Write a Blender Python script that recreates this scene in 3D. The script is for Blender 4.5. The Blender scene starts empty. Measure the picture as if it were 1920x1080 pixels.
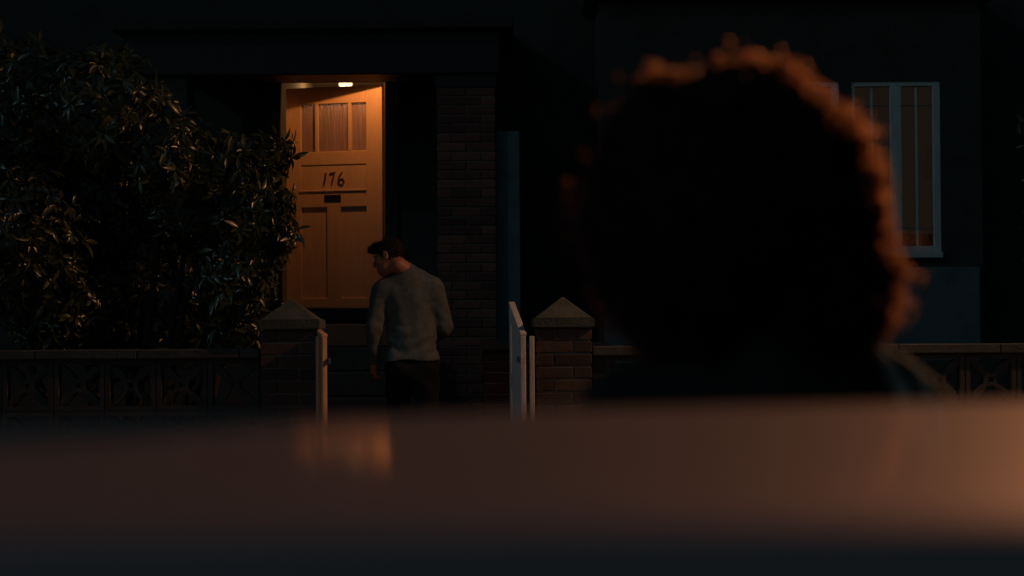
import bpy, bmesh, math, random
import numpy as np
from mathutils import Vector, Matrix, noise
from mathutils.bvhtree import BVHTree

random.seed(7)
np.random.seed(7)
R = math.radians
S = bpy.context.scene
COL = S.collection

# ------------------------------------------------------------------ camera, world, lights, exposure
F_PX = 3600.0
CAM_Z = 1.45
cam_data = bpy.data.cameras.new("camera")
cam = bpy.data.objects.new("camera", cam_data)
COL.objects.link(cam)
cam_data.sensor_width = 36.0
cam_data.lens = F_PX / 1920.0 * 36.0
cam_data.clip_start = 0.02
cam_data.clip_end = 500.0
PITCH, ROLL = math.atan(70.0 / F_PX), R(-0.4)
CAM_M = Matrix.Translation((0, 0, CAM_Z)) @ Matrix.Rotation(R(90) + PITCH, 4, 'X') @ Matrix.Rotation(ROLL, 4, 'Z')
cam.matrix_world = CAM_M
cam_data.dof.use_dof = True
cam_data.dof.focus_distance = 12.6
cam_data.dof.aperture_fstop = 3.1
cam_data.dof.aperture_blades = 0
S.camera = cam

world = bpy.data.worlds.new("World")
S.world = world
world.use_nodes = True
wn, wl = world.node_tree.nodes, world.node_tree.links
wn.clear()
w_out = wn.new("ShaderNodeOutputWorld")
w_bg = wn.new("ShaderNodeBackground")
w_sky = wn.new("ShaderNodeTexSky")
w_sky.sky_type = 'NISHITA'
w_sky.sun_disc = False
w_sky.air_density = 1.0
w_sky.ozone_density = 3.0
w_tint = wn.new("ShaderNodeMix")
w_tint.data_type = 'RGBA'
w_tint.blend_type = 'MULTIPLY'
w_tint.inputs[0].default_value = 1.0
w_tint.inputs[7].default_value = (0.72, 1.08, 1.0, 1)     # the greenish cast of the night exposure
wl.new(w_sky.outputs[0], w_tint.inputs[6])
wl.new(w_tint.outputs[2], w_bg.inputs[0])
w_bg.inputs[1].default_value = 0.0075    # night: the same clear sky, lit by the moon only
wl.new(w_bg.outputs[0], w_out.inputs[0])

moon_d = bpy.data.lights.new("moon", 'SUN')
moon_d.energy = 0.085
moon_d.color = (0.52, 0.78, 1.0)
moon_d.angle = R(0.6)
moon = bpy.data.objects.new("moon", moon_d)
COL.objects.link(moon)
# the moon stands behind the camera, to the side of the shrub
mdir = Vector((-1.5, -0.87, 1.0)).normalized()
moon.rotation_euler = mdir.to_track_quat('Z', 'Y').to_euler()
w_sky.sun_elevation = math.asin(mdir.z)
w_sky.sun_rotation = math.atan2(mdir.x, mdir.y)

vs = S.view_settings
vs.view_transform = 'Standard'
vs.look = 'None'
vs.exposure = 0.0
vs.gamma = 1.0
vs.use_curve_mapping = False
S.render.engine = 'CYCLES'
S.cycles.use_denoising = True
try:
    S.cycles.denoiser = 'OPENIMAGEDENOISE'
except Exception:
    pass
S.cycles.max_bounces = 8
S.cycles.transparent_max_bounces = 12
S.cycles.sample_clamp_indirect = 3.0
S.cycles.caustics_reflective = False
S.cycles.caustics_refractive = False

STREET_W, PORCH_W, HALL_W = 980.0, 26.0, 4.5
SODIUM = (1.0, 0.47, 0.21)
PORCH_COL = (1.0, 0.34, 0.088)


# ------------------------------------------------------------------ helpers
def pt(px, py, Y):
    """the point at depth Y that the photograph shows at pixel (px, py)"""
    d = CAM_M.to_3x3() @ Vector(((px - 960) / F_PX, (540 - py) / F_PX, -1.0))
    t = Y / d.y
    return Vector((0, 0, CAM_Z)) + d * t


ORG = {}


def link(o, parent=None):
    COL.objects.link(o)
    if parent is not None:
        o.parent = parent
    return o


def tag(o, label=None, cat=None, group=None, kind=None):
    if label: o["label"] = label
    if cat: o["category"] = cat
    if group: o["group"] = group
    if kind: o["kind"] = kind
    return o


def empty(name, loc, label, cat, group=None):
    o = bpy.data.objects.new(name, None)
    o.empty_display_size = 0.1
    o.location = loc
    link(o)
    ORG[o] = Vector(loc)
    return tag(o, label, cat, group)


def org(p):
    return ORG.get(p, Vector((0, 0, 0))) if p is not None else Vector((0, 0, 0))


class MB:
    def __init__(self):
        self.v, self.f = [], []

    def add(self, vs, fs):
        n = len(self.v)
        self.v += [tuple(p) for p in vs]
        self.f += [tuple(i + n for i in q) for q in fs]
        return self

    def box(self, x0, x1, y0, y1, z0, z1):
        return self.add([(x0, y0, z0), (x1, y0, z0), (x1, y1, z0), (x0, y1, z0), (x0, y0, z1), (x1, y0, z1), (x1, y1, z1), (x0, y1, z1)],
                        [(3, 2, 1, 0), (4, 5, 6, 7), (0, 1, 5, 4), (1, 2, 6, 5), (2, 3, 7, 6), (3, 0, 4, 7)])

    def tube(self, pts, rad, n=8, caps=True):
        pts = [Vector(p) for p in pts]
        rad = rad if isinstance(rad, (list, tuple)) else [rad] * len(pts)
        vs, fs = [], []
        up = None
        for i, p in enumerate(pts):
            t = (pts[min(i + 1, len(pts) - 1)] - pts[max(i - 1, 0)]).normalized()
            if up is None:
                up = t.orthogonal().normalized()
            up = (up - t * up.dot(t)).normalized()
            b = t.cross(up)
            for k in range(n):
                a = 2 * math.pi * k / n
                vs.append(p + (up * math.cos(a) + b * math.sin(a)) * rad[i])
        for i in range(len(pts) - 1):
            for k in range(n):
                k2 = (k + 1) % n
                fs.append((i * n + k, i * n + k2, (i + 1) * n + k2, (i + 1) * n + k))
        if caps:
            fs.append(tuple(range(n))[::-1])
            fs.append(tuple((len(pts) - 1) * n + k for k in range(n)))
        return self.add(vs, fs)

    def prism(self, poly, y0, y1):
        """a counter-clockwise polygon in x, z pushed from y0 to y1"""
        n = len(poly)
        vs = [(x, y0, z) for x, z in poly] + [(x, y1, z) for x, z in poly]
        fs = [tuple(range(n)), tuple(range(2 * n - 1, n - 1, -1))]
        fs += [(i, i + n, (i + 1) % n + n, (i + 1) % n) for i in range(n)]
        return self.add(vs, fs)

    def ribbon(self, path, widths, y0, y1):
        """strips along an x, z path, given depth"""
        L, Rr = [], []
        for i, p in enumerate(path):
            a, b = path[max(i - 1, 0)], path[min(i + 1, len(path) - 1)]
            tx, tz = b[0] - a[0], b[1] - a[1]
            l = math.hypot(tx, tz) or 1
            w = widths[i] if isinstance(widths, (list, tuple)) else widths
            L.append((p[0] - tz / l * w / 2, p[1] + tx / l * w / 2))
            Rr.append((p[0] + tz / l * w / 2, p[1] - tx / l * w / 2))
        n = len(path)
        vs = [(x, y0, z) for x, z in L] + [(x, y0, z) for x, z in Rr] + [(x, y1, z) for x, z in L] + [(x, y1, z) for x, z in Rr]
        fs = []
        for i in range(n - 1):
            fs += [(i, i + 1, n + i + 1, n + i), (2 * n + i, 3 * n + i, 3 * n + i + 1, 2 * n + i + 1),
                   (i, 2 * n + i, 2 * n + i + 1, i + 1), (n + i, n + i + 1, 3 * n + i + 1, 3 * n + i)]
        fs += [(0, n, 3 * n, 2 * n), (n - 1, 3 * n - 1, 4 * n - 1, 2 * n - 1)]
        return self.add(vs, fs)

    def lathe(self, prof, n=24, c=(0, 0, 0)):
        vs, fs = [], []
        for r, z in prof:
            for k in range(n):
                a = 2 * math.pi * k / n
                vs.append((c[0] + r * math.cos(a), c[1] + r * math.sin(a), c[2] + z))
        for i in range(len(prof) - 1):
            for k in range(n):
                k2 = (k + 1) % n
                fs.append((i * n + k, i * n + k2, (i + 1) * n + k2, (i + 1) * n + k))
        return self.add(vs, fs)

    def mesh(self, name, mat=None, off=(0, 0, 0), smooth=False, bevel=0.0, segs=1):
        me = bpy.data.meshes.new(name)
        ox, oy, oz = off
        me.from_pydata([(x - ox, y - oy, z - oz) for x, y, z in self.v], [], self.f)
        bm = bmesh.new()
        bm.from_mesh(me)
        bmesh.ops.recalc_face_normals(bm, faces=bm.faces)
        if bevel > 0:
            es = [e for e in bm.edges if len(e.link_faces) == 2 and e.calc_face_angle(0) > 0.6]
            bmesh.ops.bevel(bm, geom=es, offset=bevel, segments=segs, affect='EDGES', clamp_overlap=True)
        bm.to_mesh(me)
        bm.free()
        if smooth:
            me.polygons.foreach_set("use_smooth", [True] * len(me.polygons))
        if mat: me.materials.append(mat)
        me.update()
        return me

    def build(self, name, mat, parent=None, smooth=False, bevel=0.0, segs=1, local=False):
        off = (0, 0, 0) if local else org(parent)
        o = bpy.data.objects.new(name, self.mesh(name, mat, off, smooth, bevel, segs))
        link(o, parent)
        if parent is not None:
            ORG[o] = org(parent)
        return o


def material(name, base, rough=0.6, var=0.0, scale=20.0, bump=0.0, bump_scale=None, metal=0.0, spec=0.5, coat=0.0, coat_rough=0.05,
             per_object=0.0, stretch=None, emit=None, emit_w=0.0, trans=0.0, second=None):
    m = bpy.data.materials.new(name)
    m.use_nodes = True
    nt = m.node_tree
    b = nt.nodes["Principled BSDF"]
    b.inputs["Base Color"].default_value = (*base, 1)
    b.inputs["Roughness"].default_value = rough
    b.inputs["Metallic"].default_value = metal
    b.inputs["Specular IOR Level"].default_value = spec
    b.inputs["Coat Weight"].default_value = coat
    b.inputs["Coat Roughness"].default_value = coat_rough
    b.inputs["Transmission Weight"].default_value = trans
    if emit:
        b.inputs["Emission Color"].default_value = (*emit, 1)
        b.inputs["Emission Strength"].default_value = emit_w
    tc = nt.nodes.new("ShaderNodeTexCoord")
    src = tc.outputs["Object"]
    if stretch:
        mp = nt.nodes.new("ShaderNodeMapping")
        mp.inputs["Scale"].default_value = stretch
        nt.links.new(src, mp.inputs[0])
        src = mp.outputs[0]
    if var > 0 or per_object > 0:
        nz = nt.nodes.new("ShaderNodeTexNoise")
        nz.inputs["Scale"].default_value = scale
        nz.inputs["Detail"].default_value = 6
        nz.inputs["Roughness"].default_value = 0.65
        nt.links.new(src, nz.inputs["Vector"])
        rp = nt.nodes.new("ShaderNodeValToRGB")
        lo = second or tuple(c * (1 - var) for c in base)
        hi = tuple(min(1, c * (1 + var * 0.7)) for c in base)
        rp.color_ramp.elements[0].position, rp.color_ramp.elements[1].position = 0.3, 0.7
        rp.color_ramp.elements[0].color = (*lo, 1)
        rp.color_ramp.elements[1].color = (*hi, 1)
        nt.links.new(nz.outputs[0], rp.inputs[0])
        out = rp.outputs[0]
        if per_object > 0:
            oi = nt.nodes.new("ShaderNodeObjectInfo")
            mr = nt.nodes.new("ShaderNodeMapRange")
            mr.inputs["To Min"].default_value = 1 - per_object
            mr.inputs["To Max"].default_value = 1 + per_object
            nt.links.new(oi.outputs["Random"], mr.inputs[0])
            hv = nt.nodes.new("ShaderNodeHueSaturation")
            nt.links.new(mr.outputs[0], hv.inputs["Value"])
            nt.links.new(out, hv.inputs["Color"])
            out = hv.outputs[0]
        nt.links.new(out, b.inputs["Base Color"])
    if bump > 0:
        nb = nt.nodes.new("ShaderNodeTexNoise")
        nb.inputs["Scale"].default_value = bump_scale or scale * 3
        nb.inputs["Detail"].default_value = 5
        nt.links.new(src, nb.inputs["Vector"])
        bp = nt.nodes.new("ShaderNodeBump")
        bp.inputs["Strength"].default_value = bump
        bp.inputs["Distance"].default_value = 0.01
        nt.links.new(nb.outputs[0], bp.inputs["Height"])
        nt.links.new(bp.outputs[0], b.inputs["Normal"])
    return m


M = {}
M["asphalt"] = material("asphalt", (0.05, 0.05, 0.052), 0.85, 0.35, 30, 0.6, 160)
M["paving"] = material("paving", (0.2, 0.19, 0.18), 0.85, 0.3, 12, 0.4, 90, per_object=0.15)
M["kerb"] = material("kerb_stone", (0.25, 0.24, 0.23), 0.8, 0.25, 14, 0.4, 80, per_object=0.12)
M["soil"] = material("soil", (0.05, 0.035, 0.025), 0.95, 0.5, 14, 0.8, 40)
M["brick"] = material("red_brick", (0.19, 0.075, 0.05), 0.85, 0.35, 30, 0.5, 120, per_object=0.45)
M["dark_brick"] = material("dark_brick", (0.058, 0.034, 0.029), 0.9, 0.4, 30, 0.5, 120, per_object=0.4)  # darker brick for the gate pillars and the low wall
M["lamplit_gate"] = material("lamplit_gate_paint", (0.50, 0.28, 0.17), 0.6, 0.3, 9, 0.35, 40, stretch=(6, 6, 0.5), second=(0.36, 0.22, 0.15))  # gate paint with orange lamplight put into its colour
M["mortar"] = material("mortar", (0.17, 0.16, 0.15), 0.95, 0.25, 40, 0.5, 200)
M["cast"] = material("cast_concrete", (0.056, 0.062, 0.06), 0.9, 0.4, 9, 0.6, 90, second=(0.03, 0.04, 0.03))
M["coping"] = material("coping_concrete", (0.05, 0.05, 0.048), 0.9, 0.4, 7, 0.5, 80, per_object=0.1, second=(0.03, 0.032, 0.028))
M["block"] = material("screen_block", (0.038, 0.037, 0.037), 0.9, 0.3, 10, 0.5, 90, per_object=0.15)
M["render"] = material("dark_render", (0.055, 0.057, 0.052), 0.95, 0.4, 3, 0.9, 130)
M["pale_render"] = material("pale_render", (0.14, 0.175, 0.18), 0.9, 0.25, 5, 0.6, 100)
M["black_paint"] = material("black_paint", (0.015, 0.015, 0.016), 0.5, 0.2, 10, 0.1, 50)
M["white_wood"] = material("white_painted_wood", (0.62, 0.62, 0.6), 0.55, 0.18, 8, 0.25, 40, stretch=(6, 6, 0.6))
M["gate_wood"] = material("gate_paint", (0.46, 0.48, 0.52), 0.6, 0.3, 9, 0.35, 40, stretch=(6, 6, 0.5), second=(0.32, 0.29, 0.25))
M["door"] = material("door_paint", (0.68, 0.50, 0.34), 0.55, 0.1, 6, 0.15, 30, stretch=(5, 5, 0.5))
M["digit"] = material("digit_bronze", (0.09, 0.04, 0.02), 0.5, 0.2, 40)
M["black"] = material("slot_black", (0.006, 0.006, 0.007), 0.6)
M["hall"] = material("hall_plaster", (0.62, 0.52, 0.38), 0.85, 0.06, 4)
M["porch"] = material("porch_brown_paint", (0.05, 0.03, 0.02), 0.7, 0.1, 4)
M["stone"] = material("step_stone", (0.075, 0.055, 0.045), 0.85, 0.3, 10, 0.4, 70)
M["lit_step"] = material("lit_step_stone", (0.24, 0.10, 0.06), 0.7, 0.25, 12, 0.3, 60)  # step stone with the lit band below the door put into its colour
M["tile"] = material("roof_tile", (0.035, 0.03, 0.028), 0.85, 0.3, 8, 0.4, 40)
M["metal"] = material("painted_metal", (0.06, 0.065, 0.065), 0.5, 0.2, 20)
M["iron"] = material("hinge_iron", (0.22, 0.24, 0.26), 0.5, 0.4, 40, metal=0.6)
M["blind"] = material("woven_blind", (0.17, 0.10, 0.055), 0.9, 0.5, 30, 0.5, 60, stretch=(1.2, 1, 9), emit=(1.0, 0.52, 0.3), emit_w=0.013)  # faint glow stands in for room light behind the blind
M["skin"] = material("skin", (0.58, 0.23, 0.14), 0.5, 0.12, 40, 0.1, 120)
M["skin2"] = material("brown_skin", (0.16, 0.08, 0.05), 0.5, 0.12, 40, 0.1, 120)
M["sweater"] = material("sweater_knit", (0.185, 0.215, 0.205), 0.95, 0.3, 25, 0.9, 260, spec=0.2)
M["trousers"] = material("dark_trousers", (0.014, 0.015, 0.018), 0.9, 0.2, 60, 0.3, 200, spec=0.2)
M["shoe"] = material("shoe_leather", (0.02, 0.017, 0.015), 0.5)
M["hair_m"] = material("short_dark_hair", (0.016, 0.010, 0.007), 0.5, 0.3, 60, 0.6, 200, spec=0.3)
M["jacket"] = material("dark_jacket", (0.012, 0.011, 0.011), 0.85, 0.25, 30, 0.4, 120, spec=0.25)
M["stripe"] = material("jacket_stripe", (0.36, 0.30, 0.25), 0.8, 0.1, 40)
M["twig"] = material("bark", (0.05, 0.035, 0.022), 0.85, 0.4, 30, 0.6, 80)
M["rubber"] = material("rubber", (0.012, 0.012, 0.012), 0.7)
M["rim"] = material("alloy_rim", (0.4, 0.4, 0.41), 0.35, metal=0.9)
M["seat"] = material("car_seat", (0.02, 0.02, 0.022), 0.8)
M["eye"] = material("eye_white", (0.6, 0.57, 0.53), 0.3)
M["lip"] = material("lip", (0.28, 0.1, 0.08), 0.5)


def emitter(name, col, w):
    m = bpy.data.materials.new(name)
    m.use_nodes = True
    b = m.node_tree.nodes["Principled BSDF"]
    b.inputs["Base Color"].default_value = (0.8, 0.8, 0.8, 1)
    b.inputs["Emission Color"].default_value = (*col, 1)
    b.inputs["Emission Strength"].default_value = w
    return m


def leaf_material(name, base, second):
    m = material(name, base, 0.42, 0.5, 3.0, 0.25, 60, spec=0.5, second=second)
    nt = m.node_tree
    b = nt.nodes["Principled BSDF"]
    b.inputs["Coat Weight"].default_value = 0.7
    b.inputs["Coat Roughness"].default_value = 0.24
    out = nt.nodes["Material Output"]
    tl = nt.nodes.new("ShaderNodeBsdfTranslucent")
    tl.inputs[0].default_value = (0.06, 0.08, 0.012, 1)
    mx = nt.nodes.new("ShaderNodeMixShader")
    mx.inputs[0].default_value = 0.2
    nt.links.new(b.outputs[0], mx.inputs[1])
    nt.links.new(tl.outputs[0], mx.inputs[2])
    nt.links.new(mx.outputs[0], out.inputs[0])
    return m


M["leaf"] = leaf_material("glossy_leaf", (0.042, 0.054, 0.013), (0.018, 0.027, 0.008))


def glass_material(name, col, rough, spec=0.5, wave=0.0, mix=0.6):
    """a pane: part clear transmission, part scattering, with vertical reeding when wave > 0"""
    m = bpy.data.materials.new(name)
    m.use_nodes = True
    nt = m.node_tree
    b = nt.nodes["Principled BSDF"]
    b.inputs["Base Color"].default_value = (*col, 1)
    b.inputs["Roughness"].default_value = rough
    b.inputs["Transmission Weight"].default_value = mix
    b.inputs["IOR"].default_value = 1.45
    if wave > 0:
        tc = nt.nodes.new("ShaderNodeTexCoord")
        mp = nt.nodes.new("ShaderNodeMapping")
        mp.inputs["Scale"].default_value = (1, 1, 0.04)
        nt.links.new(tc.outputs["Object"], mp.inputs[0])
        nz = nt.nodes.new("ShaderNodeTexNoise")
        nz.inputs["Scale"].default_value = wave
        nz.inputs["Detail"].default_value = 3
        nt.links.new(mp.outputs[0], nz.inputs["Vector"])
        bp = nt.nodes.new("ShaderNodeBump")
        bp.inputs["Strength"].default_value = 0.9
        bp.inputs["Distance"].default_value = 0.01
        nt.links.new(nz.outputs[0], bp.inputs["Height"])
        nt.links.new(bp.outputs[0], b.inputs["Normal"])
        rp = nt.nodes.new("ShaderNodeValToRGB")
        rp.color_ramp.elements[0].position, rp.color_ramp.elements[1].position = 0.35, 0.65
        rp.color_ramp.elements[0].color = (*[c * 0.86 for c in col], 1)
        rp.color_ramp.elements[1].color = (*[min(1, c * 1.12) for c in col], 1)
        nt.links.new(nz.outputs[0], rp.inputs[0])
        nt.links.new(rp.outputs[0], b.inputs["Base Color"])
    return m


M["reeded"] = glass_material("reeded_glass", (0.62, 0.46, 0.46), 0.24, wave=55, mix=0.5)


def clear_glass(name):
    m = bpy.data.materials.new(name)
    m.use_nodes = True
    nt = m.node_tree
    nt.nodes.remove(nt.nodes["Principled BSDF"])
    tr = nt.nodes.new("ShaderNodeBsdfTransparent")
    tr.inputs[0].default_value = (0.85, 0.87, 0.87, 1)
    gl = nt.nodes.new("ShaderNodeBsdfGlossy")
    gl.inputs["Roughness"].default_value = 0.02
    fr = nt.nodes.new("ShaderNodeFresnel")
    fr.inputs[0].default_value = 1.45
    mx = nt.nodes.new("ShaderNodeMixShader")
    nt.links.new(fr.outputs[0], mx.inputs[0])
    nt.links.new(tr.outputs[0], mx.inputs[1])
    nt.links.new(gl.outputs[0], mx.inputs[2])
    nt.links.new(mx.outputs[0], nt.nodes["Material Output"].inputs[0])
    return m


M["glass"] = clear_glass("window_glass")
M["car_glass"] = clear_glass("car_glass")
M["car_glass"].node_tree.nodes["Transparent BSDF"].inputs[0].default_value = (0.25, 0.27, 0.27, 1)
M["paint"] = material("car_paint", (0.70, 0.45, 0.37), 0.50, metal=0.85, coat=0.46, coat_rough=0.085)


def point_light(name, loc, w, col, size=0.06, parent=None, spot=None, aim=None, blend=0.6):
    d = bpy.data.lights.new(name, 'SPOT' if spot else 'POINT')
    d.energy = w
    d.color = col
    d.shadow_soft_size = size
    if spot:
        d.spot_size = R(spot)
        d.spot_blend = blend
    o = bpy.data.objects.new(name, d)
    link(o, parent)
    o.location = Vector(loc) - org(parent)
    if aim is not None:
        o.rotation_euler = (Vector(loc) - Vector(aim)).to_track_quat('Z', 'Y').to_euler()
    return o


# ------------------------------------------------------------------ signed distance fields, surfaced for bodies and clothes
class Field:
    def __init__(s, lo, hi, h):
        s.h, s.lo = h, np.array(lo, dtype=np.float32)
        s.ax = [np.arange(lo[i], hi[i] + h, h, dtype=np.float32) for i in range(3)]
        s.f = np.full([len(a) for a in s.ax], 0.5, dtype=np.float32)

    def _box(s, lo, hi):
        sl, g = [], []
        for i in range(3):
            a = max(0, int((lo[i] - s.lo[i]) / s.h))
            b = min(len(s.ax[i]), int((hi[i] - s.lo[i]) / s.h) + 2)
            if b <= a: return None, None
            sl.append(slice(a, b))
            g.append(s.ax[i][a:b])
        return tuple(sl), (g[0][:, None, None], g[1][None, :, None], g[2][None, None, :])

    def _mix(s, sl, d, k, cut=False):
        a = s.f[sl]
        if cut:
            d = -d
            h = np.clip(0.5 - 0.5 * (a - d) / -k if False else 0.5 + 0.5 * (d - a) / k, 0, 1)
            s.f[sl] = a * (1 - h) + d * h + k * h * (1 - h)
        else:
            h = np.clip(0.5 + 0.5 * (a - d) / k, 0, 1)
            s.f[sl] = a * (1 - h) + d * h - k * h * (1 - h)

    def cap(s, a, b, ra, rb=None, k=0.02, cut=False):
        rb = ra if rb is None else rb
        a, b = np.array(a, dtype=np.float32), np.array(b, dtype=np.float32)
        m = max(ra, rb) + k + 0.03
        sl, g = s._box(np.minimum(a, b) - m, np.maximum(a, b) + m)
        if sl is None: return s
        ab = b - a
        px, py, pz = g[0] - a[0], g[1] - a[1], g[2] - a[2]
        t = np.clip((px * ab[0] + py * ab[1] + pz * ab[2]) / max(1e-9, float(ab @ ab)), 0, 1)
        d = np.sqrt((px - t * ab[0]) ** 2 + (py - t * ab[1]) ** 2 + (pz - t * ab[2]) ** 2) - (ra + (rb - ra) * t)
        s._mix(sl, d, k, cut)
        return s

    def ell(s, c, r, rot=None, k=0.02, cut=False):
        c, r = np.array(c, dtype=np.float32), np.array(r, dtype=np.float32)
        m = float(r.max()) + k + 0.03
        sl, g = s._box(c - m, c + m)
        if sl is None: return s
        x, y, z = g[0] - c[0], g[1] - c[1], g[2] - c[2]
        if rot is not None:
            q = [rot[0][i] * x + rot[1][i] * y + rot[2][i] * z for i in range(3)]
        else:
            q = [x, y, z]
        k0 = np.sqrt((q[0] / r[0]) ** 2 + (q[1] / r[1]) ** 2 + (q[2] / r[2]) ** 2)
        k1 = np.sqrt((q[0] / r[0] ** 2) ** 2 + (q[1] / r[1] ** 2) ** 2 + (q[2] / r[2] ** 2) ** 2) + 1e-6
        s._mix(sl, k0 * (k0 - 1) / k1, k, cut)
        return s

    def keep(s, fn):
        """intersect with the half space or field fn(x, y, z) < 0"""
        g = (s.ax[0][:, None, None], s.ax[1][None, :, None], s.ax[2][None, None, :])
        s.f = np.maximum(s.f, fn(*g).astype(np.float32))
        return s

    def displace(s, fn):
        g = (s.ax[0][:, None, None], s.ax[1][None, :, None], s.ax[2][None, None, :])
        s.f = s.f + fn(*g).astype(np.float32)
        return s

    def mesh(s, name, mat, off=(0, 0, 0)):
        f = s.f
        sg = f < 0
        nx, ny, nz = f.shape
        cnt = np.zeros((nx - 1, ny - 1, nz - 1), dtype=np.int8)
        cs = [(i, j, k) for i in (0, 1) for j in (0, 1) for k in (0, 1)]
        for i, j, k in cs:
            cnt += sg[i:nx - 1 + i, j:ny - 1 + j, k:nz - 1 + k]
        mixed = (cnt > 0) & (cnt < 8)
        I, J, K = np.nonzero(mixed)
        idx = np.full(mixed.shape, -1, dtype=np.int64)
        idx[I, J, K] = np.arange(len(I))
        acc = np.zeros((len(I), 3))
        num = np.zeros(len(I))
        for a in cs:
            for ax in range(3):
                if a[ax]: continue
                b = list(a); b[ax] = 1
                fa = f[I + a[0], J + a[1], K + a[2]]
                fb = f[I + b[0], J + b[1], K + b[2]]
                c = (fa < 0) != (fb < 0)
                t = np.where(c, fa / np.where(c, fa - fb, 1), 0)
                p = np.array(a, dtype=float)[None, :] + np.zeros((len(I), 3))
                p[:, ax] += t
                acc += p * c[:, None]
                num += c
        V = (acc / num[:, None] + np.stack([I, J, K], 1)) * s.h + s.lo[None, :] - np.array(off)[None, :]
        quads = []
        for ax in range(3):
            o1, o2 = (ax + 1) % 3, (ax + 2) % 3
            s0 = [slice(None)] * 3; s1 = [slice(None)] * 3
            s0[ax], s1[ax] = slice(0, -1), slice(1, None)
            A, B = sg[tuple(s0)], sg[tuple(s1)]
            E = np.stack(np.nonzero(A != B), 1)
            E = E[(E[:, o1] > 0) & (E[:, o2] > 0) & (E[:, o1] < f.shape[o1] - 1) & (E[:, o2] < f.shape[o2] - 1)]
            ins = A[E[:, 0], E[:, 1], E[:, 2]]
            def cell(d1, d2):
                q = E.copy(); q[:, o1] -= d1; q[:, o2] -= d2
                return idx[q[:, 0], q[:, 1], q[:, 2]]
            q = np.stack([cell(1, 1), cell(0, 1), cell(0, 0), cell(1, 0)], 1)
            q[~ins] = q[~ins][:, ::-1]
            quads.append(q)
        Q = np.concatenate(quads)
        Q = Q[(Q >= 0).all(1)]
        me = bpy.data.meshes.new(name)
        me.from_pydata(V.tolist(), [], Q.tolist())
        me.polygons.foreach_set("use_smooth", [True] * len(me.polygons))
        me.materials.append(mat)
        me.update()
        return me


# ------------------------------------------------------------------ the setting: ground, road, pavements
W_Y = 11.3            # depth of the garden wall's face
P_Y = 11.25           # depth of the gate pillars' face
mb = MB(); mb.add([(-200, -200, -0.06), (200, -200, -0.06), (200, 250, -0.06), (-200, 250, -0.06)], [(0, 1, 2, 3)])
tag(mb.build("ground", M["soil"]), kind="structure")
mb = MB(); mb.add([(-120, -0.35, 0), (120, -0.35, 0), (120, 8.7, 0), (-120, 8.7, 0)], [(0, 1, 2, 3)])
tag(mb.build("road", M["asphalt"]), kind="structure")
tag(MB().box(-120, 120, -4.5, -0.5, -0.05, 0.12).build("near_pavement", M["paving"]), kind="structure")
tag(MB().box(-120, 120, 8.85, 11.6, -0.05, 0.12).build("pavement", M["paving"]), kind="structure")
tag(MB().box(-120, 120, 8.7, 8.845, -0.05, 0.125).build("kerb", M["kerb"], bevel=0.012), kind="structure")
tag(MB().box(-120, 120, -0.495, -0.35, -0.05, 0.125).build("near_kerb", M["kerb"], bevel=0.012), kind="structure")

# front garden: two beds that rise to the house, and the path between them
def bed(x0, x1):
    m = MB()
    n, k = 24, 18
    vs, fs = [], []
    for j in range(k + 1):
        y = 11.46 + (16.38 - 11.46) * j / k
        for i in range(n + 1):
            x = x0 + (x1 - x0) * i / n
            z = 0.5 + 0.75 * (j / k) + 0.03 * noise.noise((x * 2, y * 2, 3))
            vs.append((x, y, z))
    for j in range(k):
        for i in range(n):
            a = j * (n + 1) + i
            fs.append((a, a + 1, a + n + 2, a + n + 1))
    m.add(vs, fs)
    return tag(m.build("garden_bed", M["soil"], smooth=True), kind="structure")

bed(-9.0, -1.72)
bed(0.42, 8.0)
tag(MB().box(-1.7, 0.4, 11.62, 13.9, 0.1, 0.33).build("garden_path", M["paving"], bevel=0.01), kind="structure")
steps = bpy.data.objects.new("garden_steps", None)
link(steps); ORG[steps] = Vector((0, 0, 0)); tag(steps, kind="structure")
for i in range(6):
    y0 = 13.9 + i * 0.36
    z1 = 0.33 + (i + 1) * 0.19
    MB().box(-2.05, -0.72, y0, 16.38 if i == 5 else y0 + 0.38, z1 - 0.188, z1).build("step", M["lit_step"] if i == 5 else M["stone"], steps, bevel=0.012)

# ------------------------------------------------------------------ bricks
def brick_meshes(l, w, h, n=5, nm="brick", mat="brick"):
    out = []
    for i in range(n):
        b = MB().box(-l / 2, l / 2, -w / 2, w / 2, -h / 2, h / 2)
        me = b.mesh(nm, M[mat], bevel=0.004)
        for v in me.vertices:
            v.co += Vector((random.uniform(-1, 1), random.uniform(-1, 1), random.uniform(-1, 1))) * 0.0012
        me.update()
        out.append(me)
    return out

BRICK = brick_meshes(0.215, 0.1025, 0.065, mat="dark_brick")
HALF = brick_meshes(0.1025, 0.1025, 0.065, 3, mat="dark_brick")


def put_brick(parent, c, rz=0, half=False):
    o = bpy.data.objects.new("brick", random.choice(HALF if half else BRICK))
    o.location = Vector(c) - org(parent) + Vector((0, random.uniform(-0.002, 0.002), 0))
    o.rotation_euler = (0, random.uniform(-0.006, 0.006), rz + random.uniform(-0.008, 0.008))
    link(o, parent)
    return o


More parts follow.
